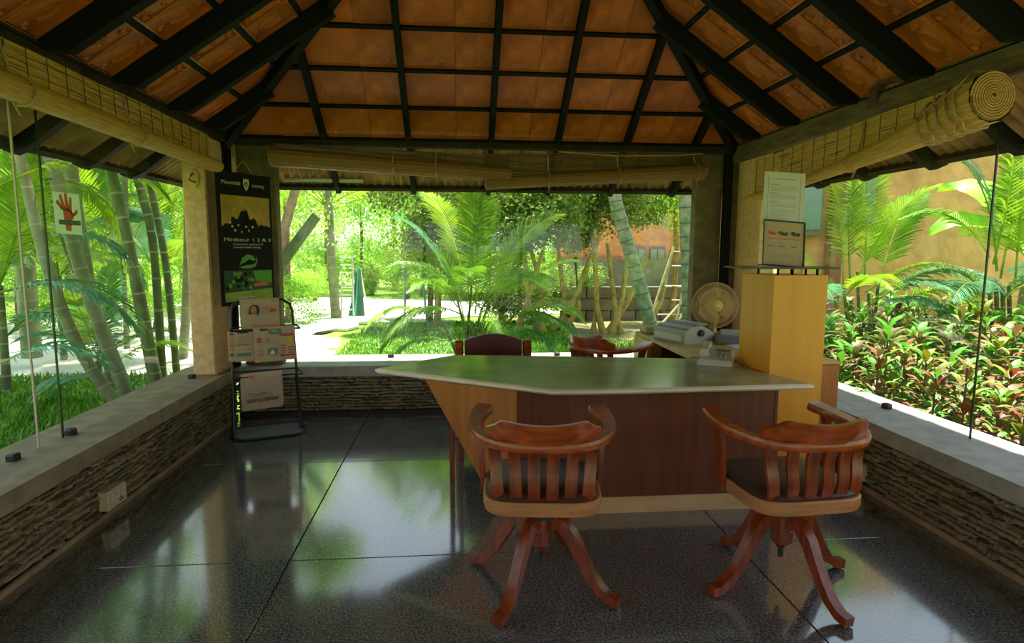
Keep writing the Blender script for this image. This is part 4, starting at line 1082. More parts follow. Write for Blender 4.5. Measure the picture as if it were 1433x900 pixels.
def stem(parent, pts, r0, r1, m=stemm, rm=ringm, gap=.22, name='stem'):
    pts = [Vector(p) for p in pts]; O = Vector(parent.location); n = 12; res = []
    for i in range(n+1):
        q = i/n*(len(pts)-1); k = min(int(q), len(pts)-2); f = q-k
        p0 = pts[max(k-1, 0)]; p1 = pts[k]; p2 = pts[k+1]; p3 = pts[min(k+2, len(pts)-1)]
        res.append(.5*((2*p1)+(-p0+p2)*f+(2*p0-5*p1+4*p2-p3)*f*f+(-p0+3*p1-3*p2+p3)*f**3)-O)
    mb = MB(); mb.tube(res, r0, 10, rs=[r0+(r1-r0)*i/n for i in range(n+1)])
    L_ = sum((res[i+1]-res[i]).length for i in range(n)); k = max(1, int(L_/gap)); mb.mi = 1
    for j in range(1, k):
        q = j/k*n; i = min(int(q), n-1); c = res[i].lerp(res[i+1], q-i); t = (res[i+1]-res[i]).normalized(); r = (r0+(r1-r0)*j/k)*1.03
        mb.tube([c-t*.009, c+t*.009], r, 10, rs=[r, r])
    return mb.build(name, [m, rm], parent, smooth=True)

def clump(label, base, stems, fronds, group=None, name='areca_palm'):
    t = empty(name, tuple(base), label, 'palm', group=group)
    for s_ in stems: stem(t, **s_) if isinstance(s_, dict) else stem(t, *s_)
    for f in fronds: frond(t, *f)
    return t
def g_(px, py, Y): return tuple(at(px, py, Y))
rnd = random.Random(21)
# --- left clump right outside the glass (leaning ringed stems)
def crown(c, n, sc, kinds='gl', lo=-.2, hi=.5, seed=0, az0=0):
    r = random.Random(seed)
    return [(c, az0+2*pi*k/n+r.uniform(-.3, .3), r.uniform(lo, hi), sc*r.uniform(.85, 1.15), r.choice(kinds), r.choice((0, 1, 1, 2)), r.uniform(-.3, .3)) for k in range(n)]
tops = [at(62, 160, 6.3), at(92, 170, 6.8), at(150, 190, 6.2), at(186, 205, 6.9), at(204, 215, 7.2), at(22, 230, 6.0)]
cl1 = [((at(188, 575, 6.4), at(120, 400, 6.4), at(66, 200, 6.3), at(40, 60, 6.3)), .068, .055, stemlt),
       ((at(180, 560, 6.9), at(132, 430, 6.9), at(100, 240, 6.8), at(90, 60, 6.8)), .070, .058, stemlt),
       ((at(222, 545, 6.3), at(190, 385, 6.2), at(153, 225, 6.2), at(120, 60, 6.1)), .050, .042, stemm),
       ((at(228, 540, 7.0), at(214, 340, 6.9), at(188, 230, 6.9), at(160, 60, 6.9)), .045, .038, stemm),
       ((at(248, 530, 7.2), at(232, 370, 7.2), at(207, 240, 7.2), at(180, 60, 7.2)), .040, .032, stemm),
       ((at(170, 575, 6.1), at(112, 490, 6.05), at(62, 360, 6.0), at(20, 180, 6.0)), .055, .045, stemlt),
       ((at(215, 548, 6.8), at(196, 450, 6.8), at(178, 330, 6.8), at(170, 80, 6.8)), .030, .026, stemlt),
       ((at(160, 560, 7.4), at(140, 460, 7.4), at(90, 330, 7.5), at(20, 60, 7.5)), .055, .045, stemm)]
fr1 = []
for c, sd_ in zip((at(40, 60, 6.3), at(120, 60, 6.1), at(180, 60, 7.2), at(20, 180, 6.0)), (1, 2, 3, 4)):
    fr1 += crown(tuple(c), 8, 1.1, 'gl', -.5, .3, sd_)
fr1 += [(g_(20, 330, 6.0), radians(70), -.3, .8, 'b', 1, 0), (g_(-30, 420, 5.5), radians(80), -.1, .9, 'b', 1, 0), (g_(130, 540, 6.3), radians(-60), .1, .7, 'b', 3, 0), (g_(150, 520, 6.6), radians(60), .3, .6, 'l', 1, 0),
        (g_(-20, 520, 5.0), radians(70), .1, .6, 'b', 1, 0), (g_(120, 300, 7.4), radians(100), .2, .6, 'g', 1, 0), (g_(60, 250, 6.2), radians(30), -.2, .7, 'l', 3, 0), (g_(0, 260, 5.6), radians(60), .1, .9, 'l', 1, 0)]
clump('large clump of leaning ringed palm stems right outside left glass', at(190, 570, 6.5), cl1, fr1)
clump('slender pale palm group left of the corner pier', at(258, 520, 9.5),
      [((at(255, 520, 9.5), at(262, 400, 9.5), at(264, 240, 9.5), at(262, 120, 9.5)), .07, .055, stemlt), ((at(285, 522, 8.8), at(290, 430, 8.8), at(300, 330, 8.8), at(312, 120, 8.8)), .06, .05, stemlt)],
      crown(tuple(at(262, 130, 9.5)), 9, 1.2, 'gl', -.4, .3, 5)+crown(tuple(at(312, 130, 8.8)), 7, 1.1, 'g', -.4, .3, 6))
clump('stout palm at far left beyond the near glass pane', at(45, 500, 9.0),
      [((at(45, 500, 9.0), at(36, 380, 9), at(30, 250, 9), at(28, 100, 9)), .13, .10, stemlt), ((at(120, 500, 11), at(100, 300, 11), at(75, 150, 11)), .10, .09, stemm)],
      crown(tuple(at(28, 150, 9)), 10, 1.4, 'gb', -.6, .2, 7)+[(g_(40, 330, 8.5), radians(a), -.1, 1.0, 'g', 1, 0) for a in (60, 150, 230, 320)]+[(g_(10, 470, 7.5), radians(a), .2, .8, k, 1, 0) for a, k in ((60, 'b'), (110, 'b'), (200, 'g'), (20, 'g'))])
for k, (px, Y, sc_, nf, nm) in enumerate(((85, 9.5, 1.0, 12, 'low bushy palm behind the hand sign'), (175, 10.5, 1.0, 12, 'low bushy palm seen between the leaning stems'), (0, 7.2, .95, 12, 'low bushy palm at the left frame edge'), (238, 12.5, 1.1, 12, 'low bushy palm left of the slender pale palms'), (130, 8.0, .6, 9, 'small young palm at the foot of the leaning stems'))):
    b = at(px, 450, Y); b.z = GZ; hh = 1.3 if k != 4 else .3
    clump(nm, b, [((b, b+Vector((.02, 0, hh*.5)), b+Vector((.03, 0, hh))), .05, .035, stemm, ringm, .15)], crown((b.x+.03, b.y, GZ+hh), nf, sc_, 'gllb', 0, .8, 30+k))
# --- central areca palm
cb_ = at(655, 520, 7.9); cb_.z = GZ
def C_(px, py): return g_(px, py, 7.9)
ast = []
for k, (px, py) in enumerate(((640, 420), (660, 400), (690, 410), (710, 440), (620, 450), (675, 430), (655, 440), (730, 430))):
    b = Vector((cb_.x+.10*cos(k*2.1), cb_.y+.10*sin(k*2.1), GZ)); ast.append(((b, b.lerp(at(px, py, 7.9), .5)+Vector((0, 0, .05)), at(px, py, 7.9)), .024, .015, stemm, ringm, .15))
afr = [(C_(655, 400), radians(-12), .75, .95, 'l', 2, .2), (C_(650, 400), radians(-40), .55, .95, 'l', 0, .1), (C_(672, 410), radians(80), .42, .90, 'l', 0, .35), (C_(700, 430), radians(95), .15, .72, 'l', 0, 0),
       (C_(640, 420), radians(-85), .55, .80, 'b', 0, 0), (C_(620, 450), radians(-95), .05, .72, 'l', 1, 0), (C_(630, 470), radians(-100), -.05, .66, 'g', 1, 0), (C_(640, 480), radians(-80), -.25, .70, 'g', 1, 0),
       (C_(710, 460), radians(85), -.05, .72, 'b', 1, 0), (C_(715, 445), radians(100), .1, .70, 'l', 1, .2), (C_(690, 470), radians(80), -.15, .62, 'b', 1, 0), (C_(655, 420), radians(180), .5, .7, 'g', 1, 0),
       (C_(640, 430), radians(-140), .4, .7, 'g', 1, 0), (C_(680, 430), radians(130), .45, .7, 'g', 1, 0), (C_(665, 440), radians(20), .5, .8, 'g', 2, 0), (C_(700, 430), radians(50), .6, .75, 'g', 0, 0), (C_(650, 450), radians(-60), .7, .7, 'g', 0, 0),
       (C_(660, 410), radians(40), .80, .85, 'g', 2, 0), (C_(640, 415), radians(-60), .35, .85, 'g', 1, 0), (C_(660, 430), radians(0), .3, .75, 'g', 1, 0), (C_(680, 420), radians(60), .3, .8, 'g', 1, .2), (C_(645, 440), radians(-110), .2, .75, 'g', 3, 0), (C_(700, 450), radians(110), .3, .7, 'g', 3, 0), (C_(670, 440), radians(160), .1, .7, 'g', 3, 0), (C_(665, 425), radians(-25), .95, .8, 'g', 2, 0), (C_(690, 430), radians(75), .75, .7, 'g', 0, 0)]
clump('big feathery areca palm in the centre behind the back glass', cb_, ast, afr)
# --- right areca palms
def R_c(px, py, Y=6.6): return g_(px, py, Y)
rb = at(1215, 480, 6.7); rb.z = GZ
rst = []
for k, (px, py) in enumerate(((1180, 400), (1200, 380), (1230, 390), (1190, 420), (1215, 410))):
    rst.append(((rb+Vector((.06*k-.1, 0, 0)), at(px, py, 6.7)), .025, .016, stemm, ringm, .15))
rfr = [(R_c(1190, 400), radians(55), .75, .85, 'l', 2, -.2), (R_c(1195, 400), radians(95), .55, .85, 'l', 0, 0), (R_c(1180, 400), radians(-60), .75, .6, 'l', 2, 0), (R_c(1160, 420), radians(-50), .5, .6, 'l', 0, 0),
       (R_c(1210, 410), radians(115), .25, .8, 'l', 1, 0), (R_c(1220, 420), radians(105), .20, .95, 'b', 1, 0), (R_c(1200, 440), radians(130), .1, .7, 'b', 1, 0), (R_c(1180, 420), radians(180), .35, .6, 'l', 1, 0),
       (R_c(1170, 430), radians(-130), .35, .55, 'b', 1, 0), (R_c(1230, 400), radians(60), .55, .8, 'g', 0, 0), (R_c(1210, 390), radians(20), .7, .8, 'l', 2, 0), (R_c(1190, 440), radians(-90), .2, .6, 'b', 1, 0), (R_c(1240, 430), radians(100), .05, .8, 'l', 1, 0), (R_c(1215, 430), radians(150), .3, .7, 'b', 1, 0)]
clump('lime and silvery areca palm right of the orange column', rb, rst, rfr)
rb2 = at(1400, 480, 6.2); rb2.z = GZ
rfr2 = [(g_(1390, 370, 6.2), radians(-25), .95, .95, 'l', 2, 0), (g_(1385, 360, 6.2), radians(-75), .55, .75, 'g', 1, 0), (g_(1395, 380, 6.2), radians(-50), .8, .9, 'b', 0, 0), (g_(1400, 390, 6.2), radians(60), .7, .9, 'l', 0, 0),
        (g_(1400, 410, 6.2), radians(90), .35, .8, 'b', 1, 0), (g_(1400, 420, 6.2), radians(120), .3, .8, 'l', 1, 0), (g_(1400, 420, 6.2), radians(180), .3, .7, 'b', 1, 0), (g_(1380, 430, 6.2), radians(-120), .25, .7, 'b', 1, 0), (g_(1420, 400, 6.2), radians(20), .8, .9, 'g', 2, 0), (g_(1410, 440, 6.2), radians(150), .1, .7, 'l', 3, 0)]
clump('tall areca palm at the far right edge before the ochre wall', rb2, [((rb2+Vector((.07*k, 0, 0)), at(1385+9*k, 400, 6.2)), .03, .02, stemm, ringm, .15) for k in range(4)], rfr2)
# banana plant
bb = at(1425, 300, 7.4); bn = empty('banana_plant', (bb.x+.2, bb.y, GZ), 'banana plant with broad bright green leaves at the upper right edge', 'plant')
def banana_leaf(L_=1.5, W=.30):
    mb = MB(); vs = []; n = 12
    for i in range(n+1):
        s_ = i/n; y = L_*s_*(1-.15*s_); z = L_*(.75*s_-.62*s_**2.3); w_ = W*sin(pi*min(1, s_*.93+.05))**.6
        for sg, k in ((-1, 1), (-1, .5), (0, 0), (1, .5), (1, 1)): vs.append((sg*w_*k, y, z+.10*k+.012*sin(i*2.6+k)))
    mb.add(vs, [(i*5+j, i*5+j+1, (i+1)*5+j+1, (i+1)*5+j) for i in range(n) for j in range(4)])
    o = mb.build('leaf', L_banana, smooth=True, fixn=False); me = o.data; bpy.data.objects.remove(o); return me
BL = banana_leaf()
MB().tube([(0, 0, 0), (0, 0, .9), (.03, 0, 1.7)], .08, 10, rs=[.09, .075, .05]).build('pseudostem', stemlt, bn, smooth=True)
for az_, tl_, s_ in ((-30, .7, 1.1), (40, .6, 1.2), (-75, .4, 1.0), (110, .3, 1.0), (180, .4, .9), (-140, .5, 1.0)):
    o = link('leaf', BL, bn, (0, 0, 1.6)); o.rotation_mode = 'ZXY'; o.rotation_euler = (tl_, 0, -radians(az_)); o.scale = (s_,)*3

# --- leafy trees
def leaf_cloud(n, seed, m, leaf=.10, squash=1.0, shell=.55):
    rnd = random.Random(seed); vs = []; fs = []
    blobs = [(Vector((rnd.uniform(-.6, .6), rnd.uniform(-.6, .6), rnd.uniform(-.5, .55))), rnd.uniform(.28, .5)) for _ in range(14)]
    for i in range(n):
        c, r = rnd.choice(blobs)
        d = Vector((rnd.gauss(0, 1), rnd.gauss(0, 1), rnd.gauss(0, 1))).normalized(); q = c+d*r*rnd.uniform(shell, 1); q.z *= squash
        a = Vector((rnd.gauss(0, 1), rnd.gauss(0, 1), rnd.gauss(0, 1)-.6)).normalized(); b = a.cross(d)
        if b.length < .1: continue
        b.normalize(); l = leaf*rnd.uniform(.6, 1.3); w_ = l*.36; o = len(vs); nn = a.cross(b)*l*.12
        vs += [tuple(q), tuple(q+a*l*.5+b*w_-nn), tuple(q+a*l), tuple(q+a*l*.5-b*w_-nn)]
        fs += [(o, o+1, o+2), (o, o+2, o+3)]
    me = bpy.data.meshes.new('foliage'); me.from_pydata(vs, [], fs); me.materials.append(m); return me
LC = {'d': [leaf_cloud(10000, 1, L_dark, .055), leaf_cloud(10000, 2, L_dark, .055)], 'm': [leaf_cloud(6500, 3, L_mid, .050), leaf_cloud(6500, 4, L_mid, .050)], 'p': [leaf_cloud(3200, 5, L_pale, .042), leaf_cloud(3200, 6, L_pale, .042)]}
def tree(label, x, y, h, sx, sz, kind='m', v=0, group=None, name='leafy_tree', trunks=None, bark=barkb, cz=None):
    t = empty(name, (x, y, GZ), label, 'tree', group=group)
    cz = cz if cz is not None else h-sz
    o = link('foliage', LC[kind][v], t, (0, 0, cz), (0, 0, rnd.uniform(0, 6)), (sx, sx, sz)); tag(o, kind='stuff')
    for k, tr in enumerate(trunks or [[(0, 0, 0), (.05, 0, h*.4), (.0, .1, h*.8)]]):
        n_ = len(tr); r0 = .09 if not trunks else .075
        MB().tube(tr, .06, 8, rs=[r0*(1-.5*i/(n_-1)) for i in range(n_)]).build('trunk', bark, t, smooth=True)
    return t
# hedge of ficus trees behind, right half, with olive forked trunks
def fork(px0, px1, px2, py1, py2, Y, xb):
    b = at(px0, 470, Y); b.z = GZ; p1 = at(px1, py1, Y); p2 = at(px2, py2, Y); B0 = Vector((xb, Y, GZ))
    return [tuple(b-B0), tuple(p1-B0), tuple(p2-B0)]
hx = [(at(610, 300, 13.0).x, 13.0), (at(700, 300, 12.6).x, 12.6), (at(790, 300, 12.4).x, 12.4), (at(870, 300, 12.9).x, 12.9), (at(945, 300, 13.5).x, 13.5)]
hl = ['dense dark hedge tree behind the left half of the areca palm', 'dense dark hedge tree just right of the areca palm\'s top', 'dark hedge tree with forked olive trunks over the swivel armchair behind the desk', 'hedge tree behind the leaning green trunk', 'hedge tree at far right of the back window behind the straight green trunk']
ft = [[], [(745, 760, 740, 410, 340), (770, 800, 830, 430, 350), (790, 790, 780, 420, 340)], [(808, 795, 840, 440, 330), (845, 835, 832, 430, 320), (855, 870, 880, 420, 350), (830, 835, 830, 400, 330), (765, 740, 735, 430, 360), (870, 862, 850, 440, 340), (720, 735, 760, 430, 350), (783, 810, 805, 430, 360)], [(850, 880, 905, 420, 360), (900, 925, 940, 420, 350)], []]
for k, (x, y) in enumerate(hx):
    tr = [fork(*q, y-.6, x) for q in ft[k]] or None
    if tr: tr = [[(a, b-.6, c) for a, b, c in q] for q in tr]
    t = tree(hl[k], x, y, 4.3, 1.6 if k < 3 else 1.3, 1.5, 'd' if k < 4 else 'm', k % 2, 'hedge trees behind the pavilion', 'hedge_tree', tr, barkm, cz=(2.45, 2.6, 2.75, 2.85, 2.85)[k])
# lower dark fill behind areca
tree('dark bushy shrub behind the foot of the areca palm', at(600, 380, 14.5).x, 14.5, 2.6, 1.3, 1.2, 'd', 1, None, 'shrub', cz=1.4)
for k, (px, Y, s_) in enumerate(((700, 13.6, .8), (745, 13.9, .75), (800, 14.6, .8))):
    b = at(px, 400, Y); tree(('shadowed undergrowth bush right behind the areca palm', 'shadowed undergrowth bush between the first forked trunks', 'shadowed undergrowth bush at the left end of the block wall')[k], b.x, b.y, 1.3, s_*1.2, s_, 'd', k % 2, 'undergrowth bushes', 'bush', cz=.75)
# bright far trees
far = [(400, 16, 'p', 5.5), (455, 24, 'm', 6.5), (505, 27, 'p', 6.5), (550, 25, 'p', 6.0), (590, 22, 'm', 5.5), (340, 18, 'm', 5.5), (270, 17, 'm', 5), (215, 15, 'p', 5), (150, 17, 'm', 5.5), (90, 14, 'm', 5), (30, 16, 'p', 5.5), (-40, 13, 'm', 5), (-130, 14, 'm', 5.5), (650, 26, 'm', 6.5), (760, 25, 'm', 7), (860, 26, 'm', 7), (1010, 22, 'm', 6.5)]
names = ['pale leaved tree right of the poster', 'tall leafy tree far behind the climbing ladder', 'pale sunlit tree far behind the slide', 'pale sunlit tree far between slide and swing frame', 'leafy tree far behind the swing frame', 'leafy tree behind the poster and left pier', 'leafy tree seen just left of the corner pier', 'pale leafy tree behind the leaning palm stems', 'green leafy tree behind the middle of left glass', 'green tree behind the hand sign', 'pale tree at the far left edge', 'green tree outside the left edge by the near pane', 'green tree beyond the left frame edge', 'tall tree far behind the areca palm', 'tall tree far behind the hedge, left of the leaning green trunk', 'tall tree behind the far orange building', 'tall tree behind the right corner pier']
for k, ((px, Y, kd, h), nm) in enumerate(zip(far, names)):
    b = at(px, 350, Y); s_ = 1.9+Y*.035
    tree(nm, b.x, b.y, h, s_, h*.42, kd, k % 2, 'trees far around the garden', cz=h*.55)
# low bushes along the far edge
lows2 = [(395, 24, 'p'), (430, 27, 'm'), (470, 29, 'p'), (515, 28, 'm'), (555, 27, 'p'), (600, 26, 'm'), (650, 24, 'm'), (700, 22, 'd'), (760, 21, 'm'), (-20, 22, 'm'), (40, 23, 'p'), (95, 22, 'm'), (150, 23, 'm'), (200, 22, 'p'), (250, 21, 'm')]
ln2 = ['behind the leaning cut trunk', 'left of the climbing ladder', 'behind the climbing ladder', 'right of the slide', 'behind the swing frame', 'left of the areca palm top', 'behind the areca palm', 'behind the forked trunks', 'behind the block wall', 'beyond the left frame edge', 'at the far left edge', 'behind the hand sign', 'behind the leaning stems', 'between the leaning stems', 'left of the corner pier']
for (px, Y, kd), l2 in zip(lows2, ln2):
    b = at(px, 350, Y); tree('bushy round shrub in the far green border '+l2, b.x, b.y, 2.6, 2.0, 1.5, kd, 1, 'far border shrubs', 'bush', cz=1.1)
lows = [(520, 23, 'd', 'low dark bush beside the slide at the far edge of the sand'), (300, 15, 'm', 'low bush at the left behind the pier'), (215, 13, 'm', 'low bush behind the leaning palm stems'), (100, 12.5, 'm', 'low bush behind the hand sign pane'), (20, 13, 'p', 'low bright bush at the far left'), (440, 20, 'm', 'low bush left of the climbing ladder'), (570, 21, 'p', 'low bright bush under the swing frame'), (400, 14, 'm', 'low bush right of the rack')]
for px, Y, kd, nm in lows:
    b = at(px, 400, Y); tree(nm, b.x, b.y, 1.4, .9, .7, kd, 0, 'low bushes', 'bush', cz=.6)
# slanted thick trunk right of the poster (frangipani-like)
q0 = at(383, 420, 9.0); lt = empty('leaning_tree', (q0.x, q0.y, GZ), 'thick leaning cut trunk and branches right of the poster', 'tree')
def Lq(px, py, Y=9.0): return tuple(at(px, py, Y)-Vector((q0.x, q0.y, GZ)))
MB().tube([(-.3, 0, 0), Lq(372, 420), Lq(400, 360), Lq(443, 302)], .1, 10, rs=[.11, .09, .08, .07]).build('trunk', mat('mossy_bark', (.13, .17, .07), .8, var=.3, bump=.4), lt, smooth=True)
MB().tube([Lq(385, 390), Lq(395, 330), Lq(415, 260), Lq(430, 180)], .1, 10, rs=[.08, .07, .06, .05]).build('branch', mat('pinkish_bark', (.38, .27, .20), .8, var=.3, bump=.4), lt, smooth=True)
o = link('foliage', LC['m'][0], lt, Lq(400, 200), None, (1.2, 1.2, .7)); tag(o, kind='stuff')
cm = clump('feathery palm hanging over the path right of the poster', at(470, 440, 15), [((Vector((at(470, 440, 15).x, 15, GZ)), at(462, 330, 15), at(456, 200, 15)), .12, .09, stemlt)], crown(tuple(at(458, 290, 15)), 9, 1.3, 'lb', -.5, .2, 9))
# ringed green trunks
for px, pts, nm in ((905, ((914, 468), (893, 390), (872, 320), (858, 262), (840, 120)), 'leaning bluish green ringed palm trunk in the back window'), (960, ((964, 458), (963, 380), (960, 300), (959, 200), (958, 100)), 'straight bluish green ringed palm trunk near the right pier')):
    Y = 9.6; b = at(*pts[0], Y); base = Vector((b.x+(.02 if px == 960 else .12), b.y, GZ))
    t = empty('palm_trunk', tuple(base), nm, 'palm'); stem(t, [base]+[at(*q, Y) for q in pts], .115, .100, stembl, ringd, .21, 'trunk')
    for f in crown(tuple(at(*pts[-1], Y)), 9, 1.5, 'gl', -.3, .4, px): frond(t, *f)

# --- playground
def V3(px, py, Y): return at(px, py, Y)
lad = empty('climbing_ladder', tuple(Vector((V3(488, 430, 15).x, 15, GZ+.05))), 'pale metal climbing ladder standing on the far sand', 'ladder')
O = Vector(lad.location)
def rail(parent, O, a, b, r, m, name): return MB().tube([Vector(a)-O, Vector(b)-O], r, 6).build(name, m, parent)
zt = V3(480, 352, 15).z
x0, x1 = V3(476, 400, 15).x, V3(492, 400, 15).x
rail(lad, O, (x0, 15, GZ+.05), (x0+.05, 15.2, zt), .022, ladderm, 'ladder_rail'); rail(lad, O, (x1+.03, 15, GZ+.05), (x1, 15.2, zt), .022, ladderm, 'ladder_rail')
for k in range(8):
    z = .12+k*.18; rail(lad, O, (x0+.01, 15.05, z), (x1, 15.05, z), .018, ladderm, 'rung')
sl = empty('slide', (V3(497, 420, 15.3).x, 15.3, GZ+.05), 'dark green slide with a teal edge on the far sand', 'slide')
MB().slab([(-.18, 0, 0), (.22, 0, 0), (.07, .5, 1.15), (-.02, .5, 1.15)], (0, .05, .02)).build('slide_bed', slidegreen, sl)
MB().bar((0, -.03, 0), (.02, .48, 1.2), .03, .05).build('slide_edge', teal, sl)
for sg in (-1, 1): MB().tube([(.02+sg*.15, .9, 0), (.02+sg*.04, .52, 1.15)], .02, 6).build('slide_post', ladderm, sl)
sw = empty('swing_frame', (V3(582, 430, 12.5).x, 12.5, GZ+.03), 'dark blue metal swing frame on the grass', 'swing frame')
O = Vector(sw.location); zt = V3(580, 368, 12.5).z
xa, xb = V3(566, 400, 12.5).x, V3(590, 400, 12.5).x
mb = MB().tube([Vector((xa, 12.3, GZ+.03))-O, Vector((xa+.03, 12.5, zt))-O], .022, 6); mb.build('frame_post', bluem, sw)
MB().tube([Vector((xb+.12, 12.4, GZ+.03))-O, Vector((xb, 12.5, zt))-O], .022, 6).build('frame_post', bluem, sw)
MB().tube([Vector((xa+.03, 12.5, zt))-O, Vector((xb, 12.5, zt))-O], .022, 6).build('top_bar', bluem, sw)
MB().tube([Vector((xa+.03, 12.5, zt-.55))-O, Vector((xb, 12.5, zt-.55))-O], .014, 6).build('cross_bar', bluem, sw)

# bamboo scaffold / ladder frame at right back
cf = empty('jungle_gym', (V3(965, 450, 11.6).x, 11.6, GZ), 'pale pole climbing frame beside the straight green trunk', 'climbing frame')
O = Vector(cf.location)
polem = mat('bamboo_pole', (.52, .50, .32), .6, var=.15)
for a, b in (((915, 430), (943, 345)), ((945, 455), (968, 345)), ((948, 450), (985, 395)), ((985, 445), (992, 345)), ((990, 445), (1003, 345)), ((910, 470), (975, 400))):
    rail(cf, O, V3(*a, 11.6), V3(*b, 11.8), .022, polem, 'pole')
for y_, xa_, xb_ in ((352, 942, 1003), (372, 940, 1002), (400, 930, 1000), (420, 940, 998), (440, 920, 996)):
    rail(cf, O, V3(xa_, y_, 11.7), V3(xb_, y_, 11.7), .014, ladderm, 'cross_pole')
# grey block wall with single blocks
bw = empty('block_wall', (4.3, 14.2, GZ), 'low grey block retaining wall behind the hedge trunks', 'wall')
bm_ = MB().bbox((0, 0, 0), (.58, .22, .27), .012).build('block', stonegrey); bme = bm_.data; bpy.data.objects.remove(bm_)
for r in range(3):
    for k in range(11):
        link('block', bme, bw, (-1.6+k*.6+(r % 2)*.3, 0, .14+r*.285), (0, 0, rnd.uniform(-.02, .02)))
# far orange building
fb_ = empty('orange_building', (V3(925, 350, 19).x, 19.3, GZ), 'orange plastered building with two windows far behind the hedge', 'building')
O = Vector(fb_.location)
MB().box((0, .4, 1.9), (6.5, .5, 3.8)).build('wall', earthwall2, fb_)
for px in (897, 925):
    c = V3(px, 367, 19)-O
    f = MB().box((c.x, .12, c.z), (.52, .08, .95)).build('window', stonegrey, fb_)
    for sg in (-1, 1): MB().box((c.x+sg*.12, .07, c.z), (.20, .03, .82)).build('pane', panem, f)
MB().box((0, .1, 3.9), (6.9, .9, .15)).build('roof_slab', terra_out, fb_)
MB().box((0, .05, .95), (6.5, .4, .9)).build('stone_base', stonegrey, fb_)
# ochre building at right
ow = empty('ochre_building', (7.3, 9.6, GZ), 'big ochre earth plastered building beyond the right palms', 'building')
O = Vector(ow.location)
x0 = at(1128, 300, 9.6).x
mb = MB(); nx, nz = 60, 36; vs = []
for j in range(nz+1):
    for i in range(nx+1):
        x = x0-7.3+i*.11; z = j*.13; vs.append((x, .05*noise.noise(Vector((x*1.3, 0, z*1.3)))+.03*noise.noise(Vector((x*4, 1, z*4))), z))
mb.add(vs, [(j*(nx+1)+i, j*(nx+1)+i+1, (j+1)*(nx+1)+i+1, (j+1)*(nx+1)+i) for j in range(nz) for i in range(nx)])
mb.build('plaster_wall', earthwall, ow, smooth=True)
MB().box((x0-7.3+3.3, .35, 2.35), (6.8, .5, 4.7)).build('wall_core', earthwall, ow)
c = at(1171, 300, 9.5)-O
MB().bbox((c.x, -.1, 2.3), (.20, .14, 4.6), .01).build('corner_post', framem, ow)
c = at(1196, 268, 9.5)-O
f = MB().bbox((c.x+.08, -.07, 2.75), (.62, .10, 1.3), .01).build('window', stonegrey, ow)
for k in range(2): MB().box((c.x-.07+k*.30, -.13, 2.9), (.24, .03, .8)).build('pane', panem, f)
MB().box((c.x+.08, -.14, 2.30), (.56, .03, .25)).build('pane', panem, f)
c = at(1136, 275, 9.5)-O
f = MB().bbox((c.x, -.07, 2.7), (.40, .10, 1.5), .01).build('window', stonegrey, ow); MB().box((c.x, -.13, 2.7), (.30, .03, 1.3)).build('pane', panem, f)

# --- croton shrubs beyond the right ledge: every leaf an object of its own on the near ones
def leaf_mesh(m, L_=.17, W=.030, seed=0):
    mb = MB(); vs = []; n = 5
    for i in range(n+1):
        s_ = i/n; w_ = W*sin(pi*min(1, s_*.95+.04))**.7; y = L_*s_; z = .35*L_*s_-.55*L_*s_*s_
        vs += [(-w_, y, z+.25*w_), (0, y, z), (w_, y, z+.25*w_)]
    mb.add(vs, [(i*3+j, i*3+j+1, (i+1)*3+j+1, (i+1)*3+j) for i in range(n) for j in range(2)])
    o = mb.build('leaf', m, smooth=True, fixn=False); me = o.data; bpy.data.objects.remove(o); return me
LM = {k: leaf_mesh(m) for k, m in (('g', L_cg), ('y', L_cy), ('r', L_cr), ('d', L_cd))}
def shrub_shape(rnd, n, h):
    out = []
    for i in range(n):
        s_ = (i+.5)/n; a = i*2.4+rnd.uniform(-.3, .3); z = h*(.25+.75*s_); r = .17*(1-s_)*rnd.uniform(.3, 1)
        out.append(((r*cos(a), r*sin(a), z), a, rnd.uniform(-.1, .7)+s_*.45, rnd.uniform(.6, 1.1)))
    return out
def leafM(p, a, tl_, s_): return Matrix.Translation(Vector(p)) @ Matrix.Rotation(a-pi/2, 4, 'Z') @ Matrix.Rotation(tl_, 4, 'X') @ Matrix.Scale(s_, 4)
rnd = random.Random(5)
spots = []
for Y in [2.6+.32*i for i in range(17)]:
    for X in [3.52+.34*i for i in range(9)]:
        x = X+rnd.uniform(-.12, .12); y = Y+rnd.uniform(-.12, .12)
        if x > 3.45+max(0, (Y-2.6))*.9+1.4: continue
        if (Vector((x, y))-Vector((rb.x, rb.y))).length < .25: continue
        spots.append((x, y, int(round((X-3.52)/.34)), int(round((Y-2.6)/.32))))
spots.sort(key=lambda q: q[0]**2+q[1]**2)
ORD = 'first second third fourth fifth sixth seventh eighth ninth tenth eleventh twelfth thirteenth fourteenth fifteenth sixteenth seventeenth'.split()
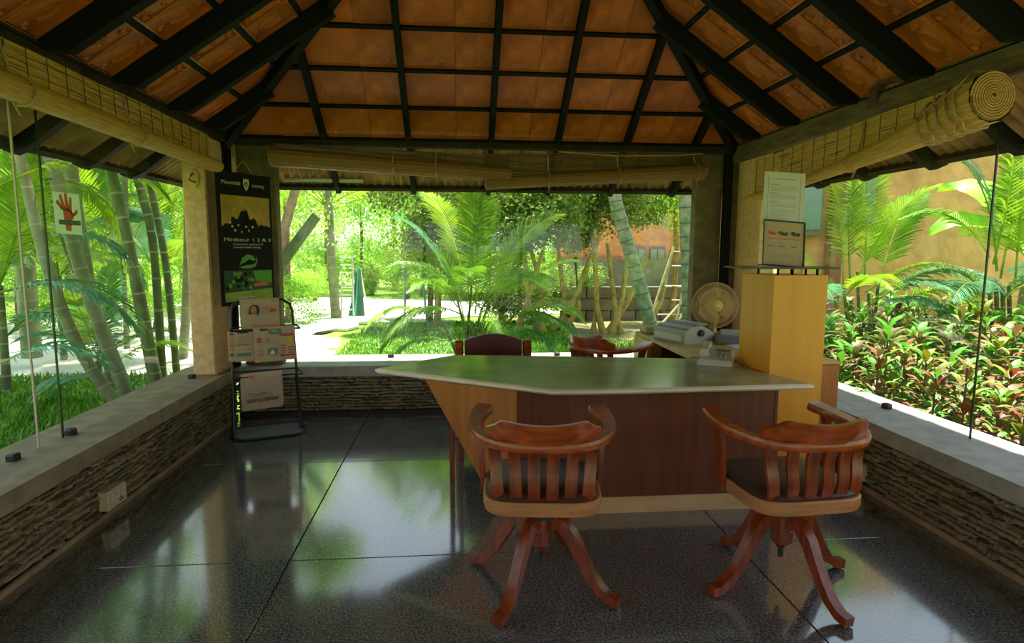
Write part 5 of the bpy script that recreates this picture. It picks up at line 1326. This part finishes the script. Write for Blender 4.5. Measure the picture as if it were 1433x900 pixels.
for i, (x, y, ix, iy) in enumerate(spots):
    h = rnd.uniform(.70, 1.0)+.10*(x-3.5); n = 44
    yel = rnd.random(); pal = ('gggydd' if y > 5.2 else ('rrydg' if x > 3.9 and yel < .45 else ('gyydr' if yel < .7 else 'ydddg')))
    kind = 'green' if y > 5.2 else ('copper and red' if pal == 'rrydg' else ('yellow and green' if pal == 'gyydr' else 'dull olive'))
    place = 'far beyond the right ledge' if y > 5.2 else ('close beyond the right ledge' if y < 3.9 else 'half way along the right ledge')
    t = empty('garden_shrub', (x, y, GZ), '%s leaved shrub, %s from front in %s row from right ledge' % (kind, ORD[iy], ORD[ix]), 'shrub', group='%s shrubs %s' % (kind, place))
    MB().tube([(0, 0, 0), (.01, .01, h*.95)], .008, 5).build('stem', barkb, t)
    shp = shrub_shape(rnd, n, h)
    if i < 24:
        for (p, a, tl_, s_) in shp[8:]:
            o = link('leaf', LM[rnd.choice(pal)], t); o.matrix_local = leafM(p, a, tl_, s_)
    else:
        mb = MB(); mats_ = [L_cg, L_cy, L_cr, L_cd]
        for (p, a, tl_, s_) in shp:
            k = rnd.choice(pal); mb.mi = 'gyrd'.index(k); Mx = leafM(p, a, tl_, s_*1.1); me = LM[k]
            mb.add([Mx @ v.co for v in me.vertices], [tuple(q.vertices) for q in me.polygons])
        tag(mb.build('foliage', mats_, t, smooth=True, fixn=False), kind='stuff')
# backdrop greenery at right beyond the shrubs and unseen trees added behind the camera to dim the entrance light
for x, y, h, nm in ((-13, 7.5, 4.9, 'leafy tree across the sand path at far left, nearest of four'), (-14.5, 11, 4.9, 'leafy tree across the sand path at far left, second of four'), (-16, 3.5, 4.9, 'leafy tree on the open lawn left of the pavilion'), (-15, 15, 4.9, 'leafy tree across the sand path at far left, farthest of four'), (7.5, 5.0, 3.2, 'leafy tree beside the ochre building at far right'), (9.5, 2.5, 4.0, 'leafy tree beyond the right frame edge'), (-7, -4, 4.5, 'unseen leafy tree added left of the entrance path to block light'), (8, -5, 4.5, 'unseen leafy tree added right of the entrance path to block light'), (-4.2, -7.5, 6, 'unseen tall tree added left across the forecourt to block light'), (-1.2, -9, 6.5, 'unseen tall tree added across the forecourt to block light, left of centre'), (2.2, -9, 6.5, 'unseen tall tree added across the forecourt to block light, right of centre'), (5.2, -7.5, 6, 'unseen tall tree added right across the forecourt to block light')):
    tree(nm, x, y, h, (1.3 if x > -12 else 2.2) if h < 5 else 2.3, h*.4, 'm' if h < 5 else 'd', 1, cz=h*.55)
bpy.context.view_layer.update()
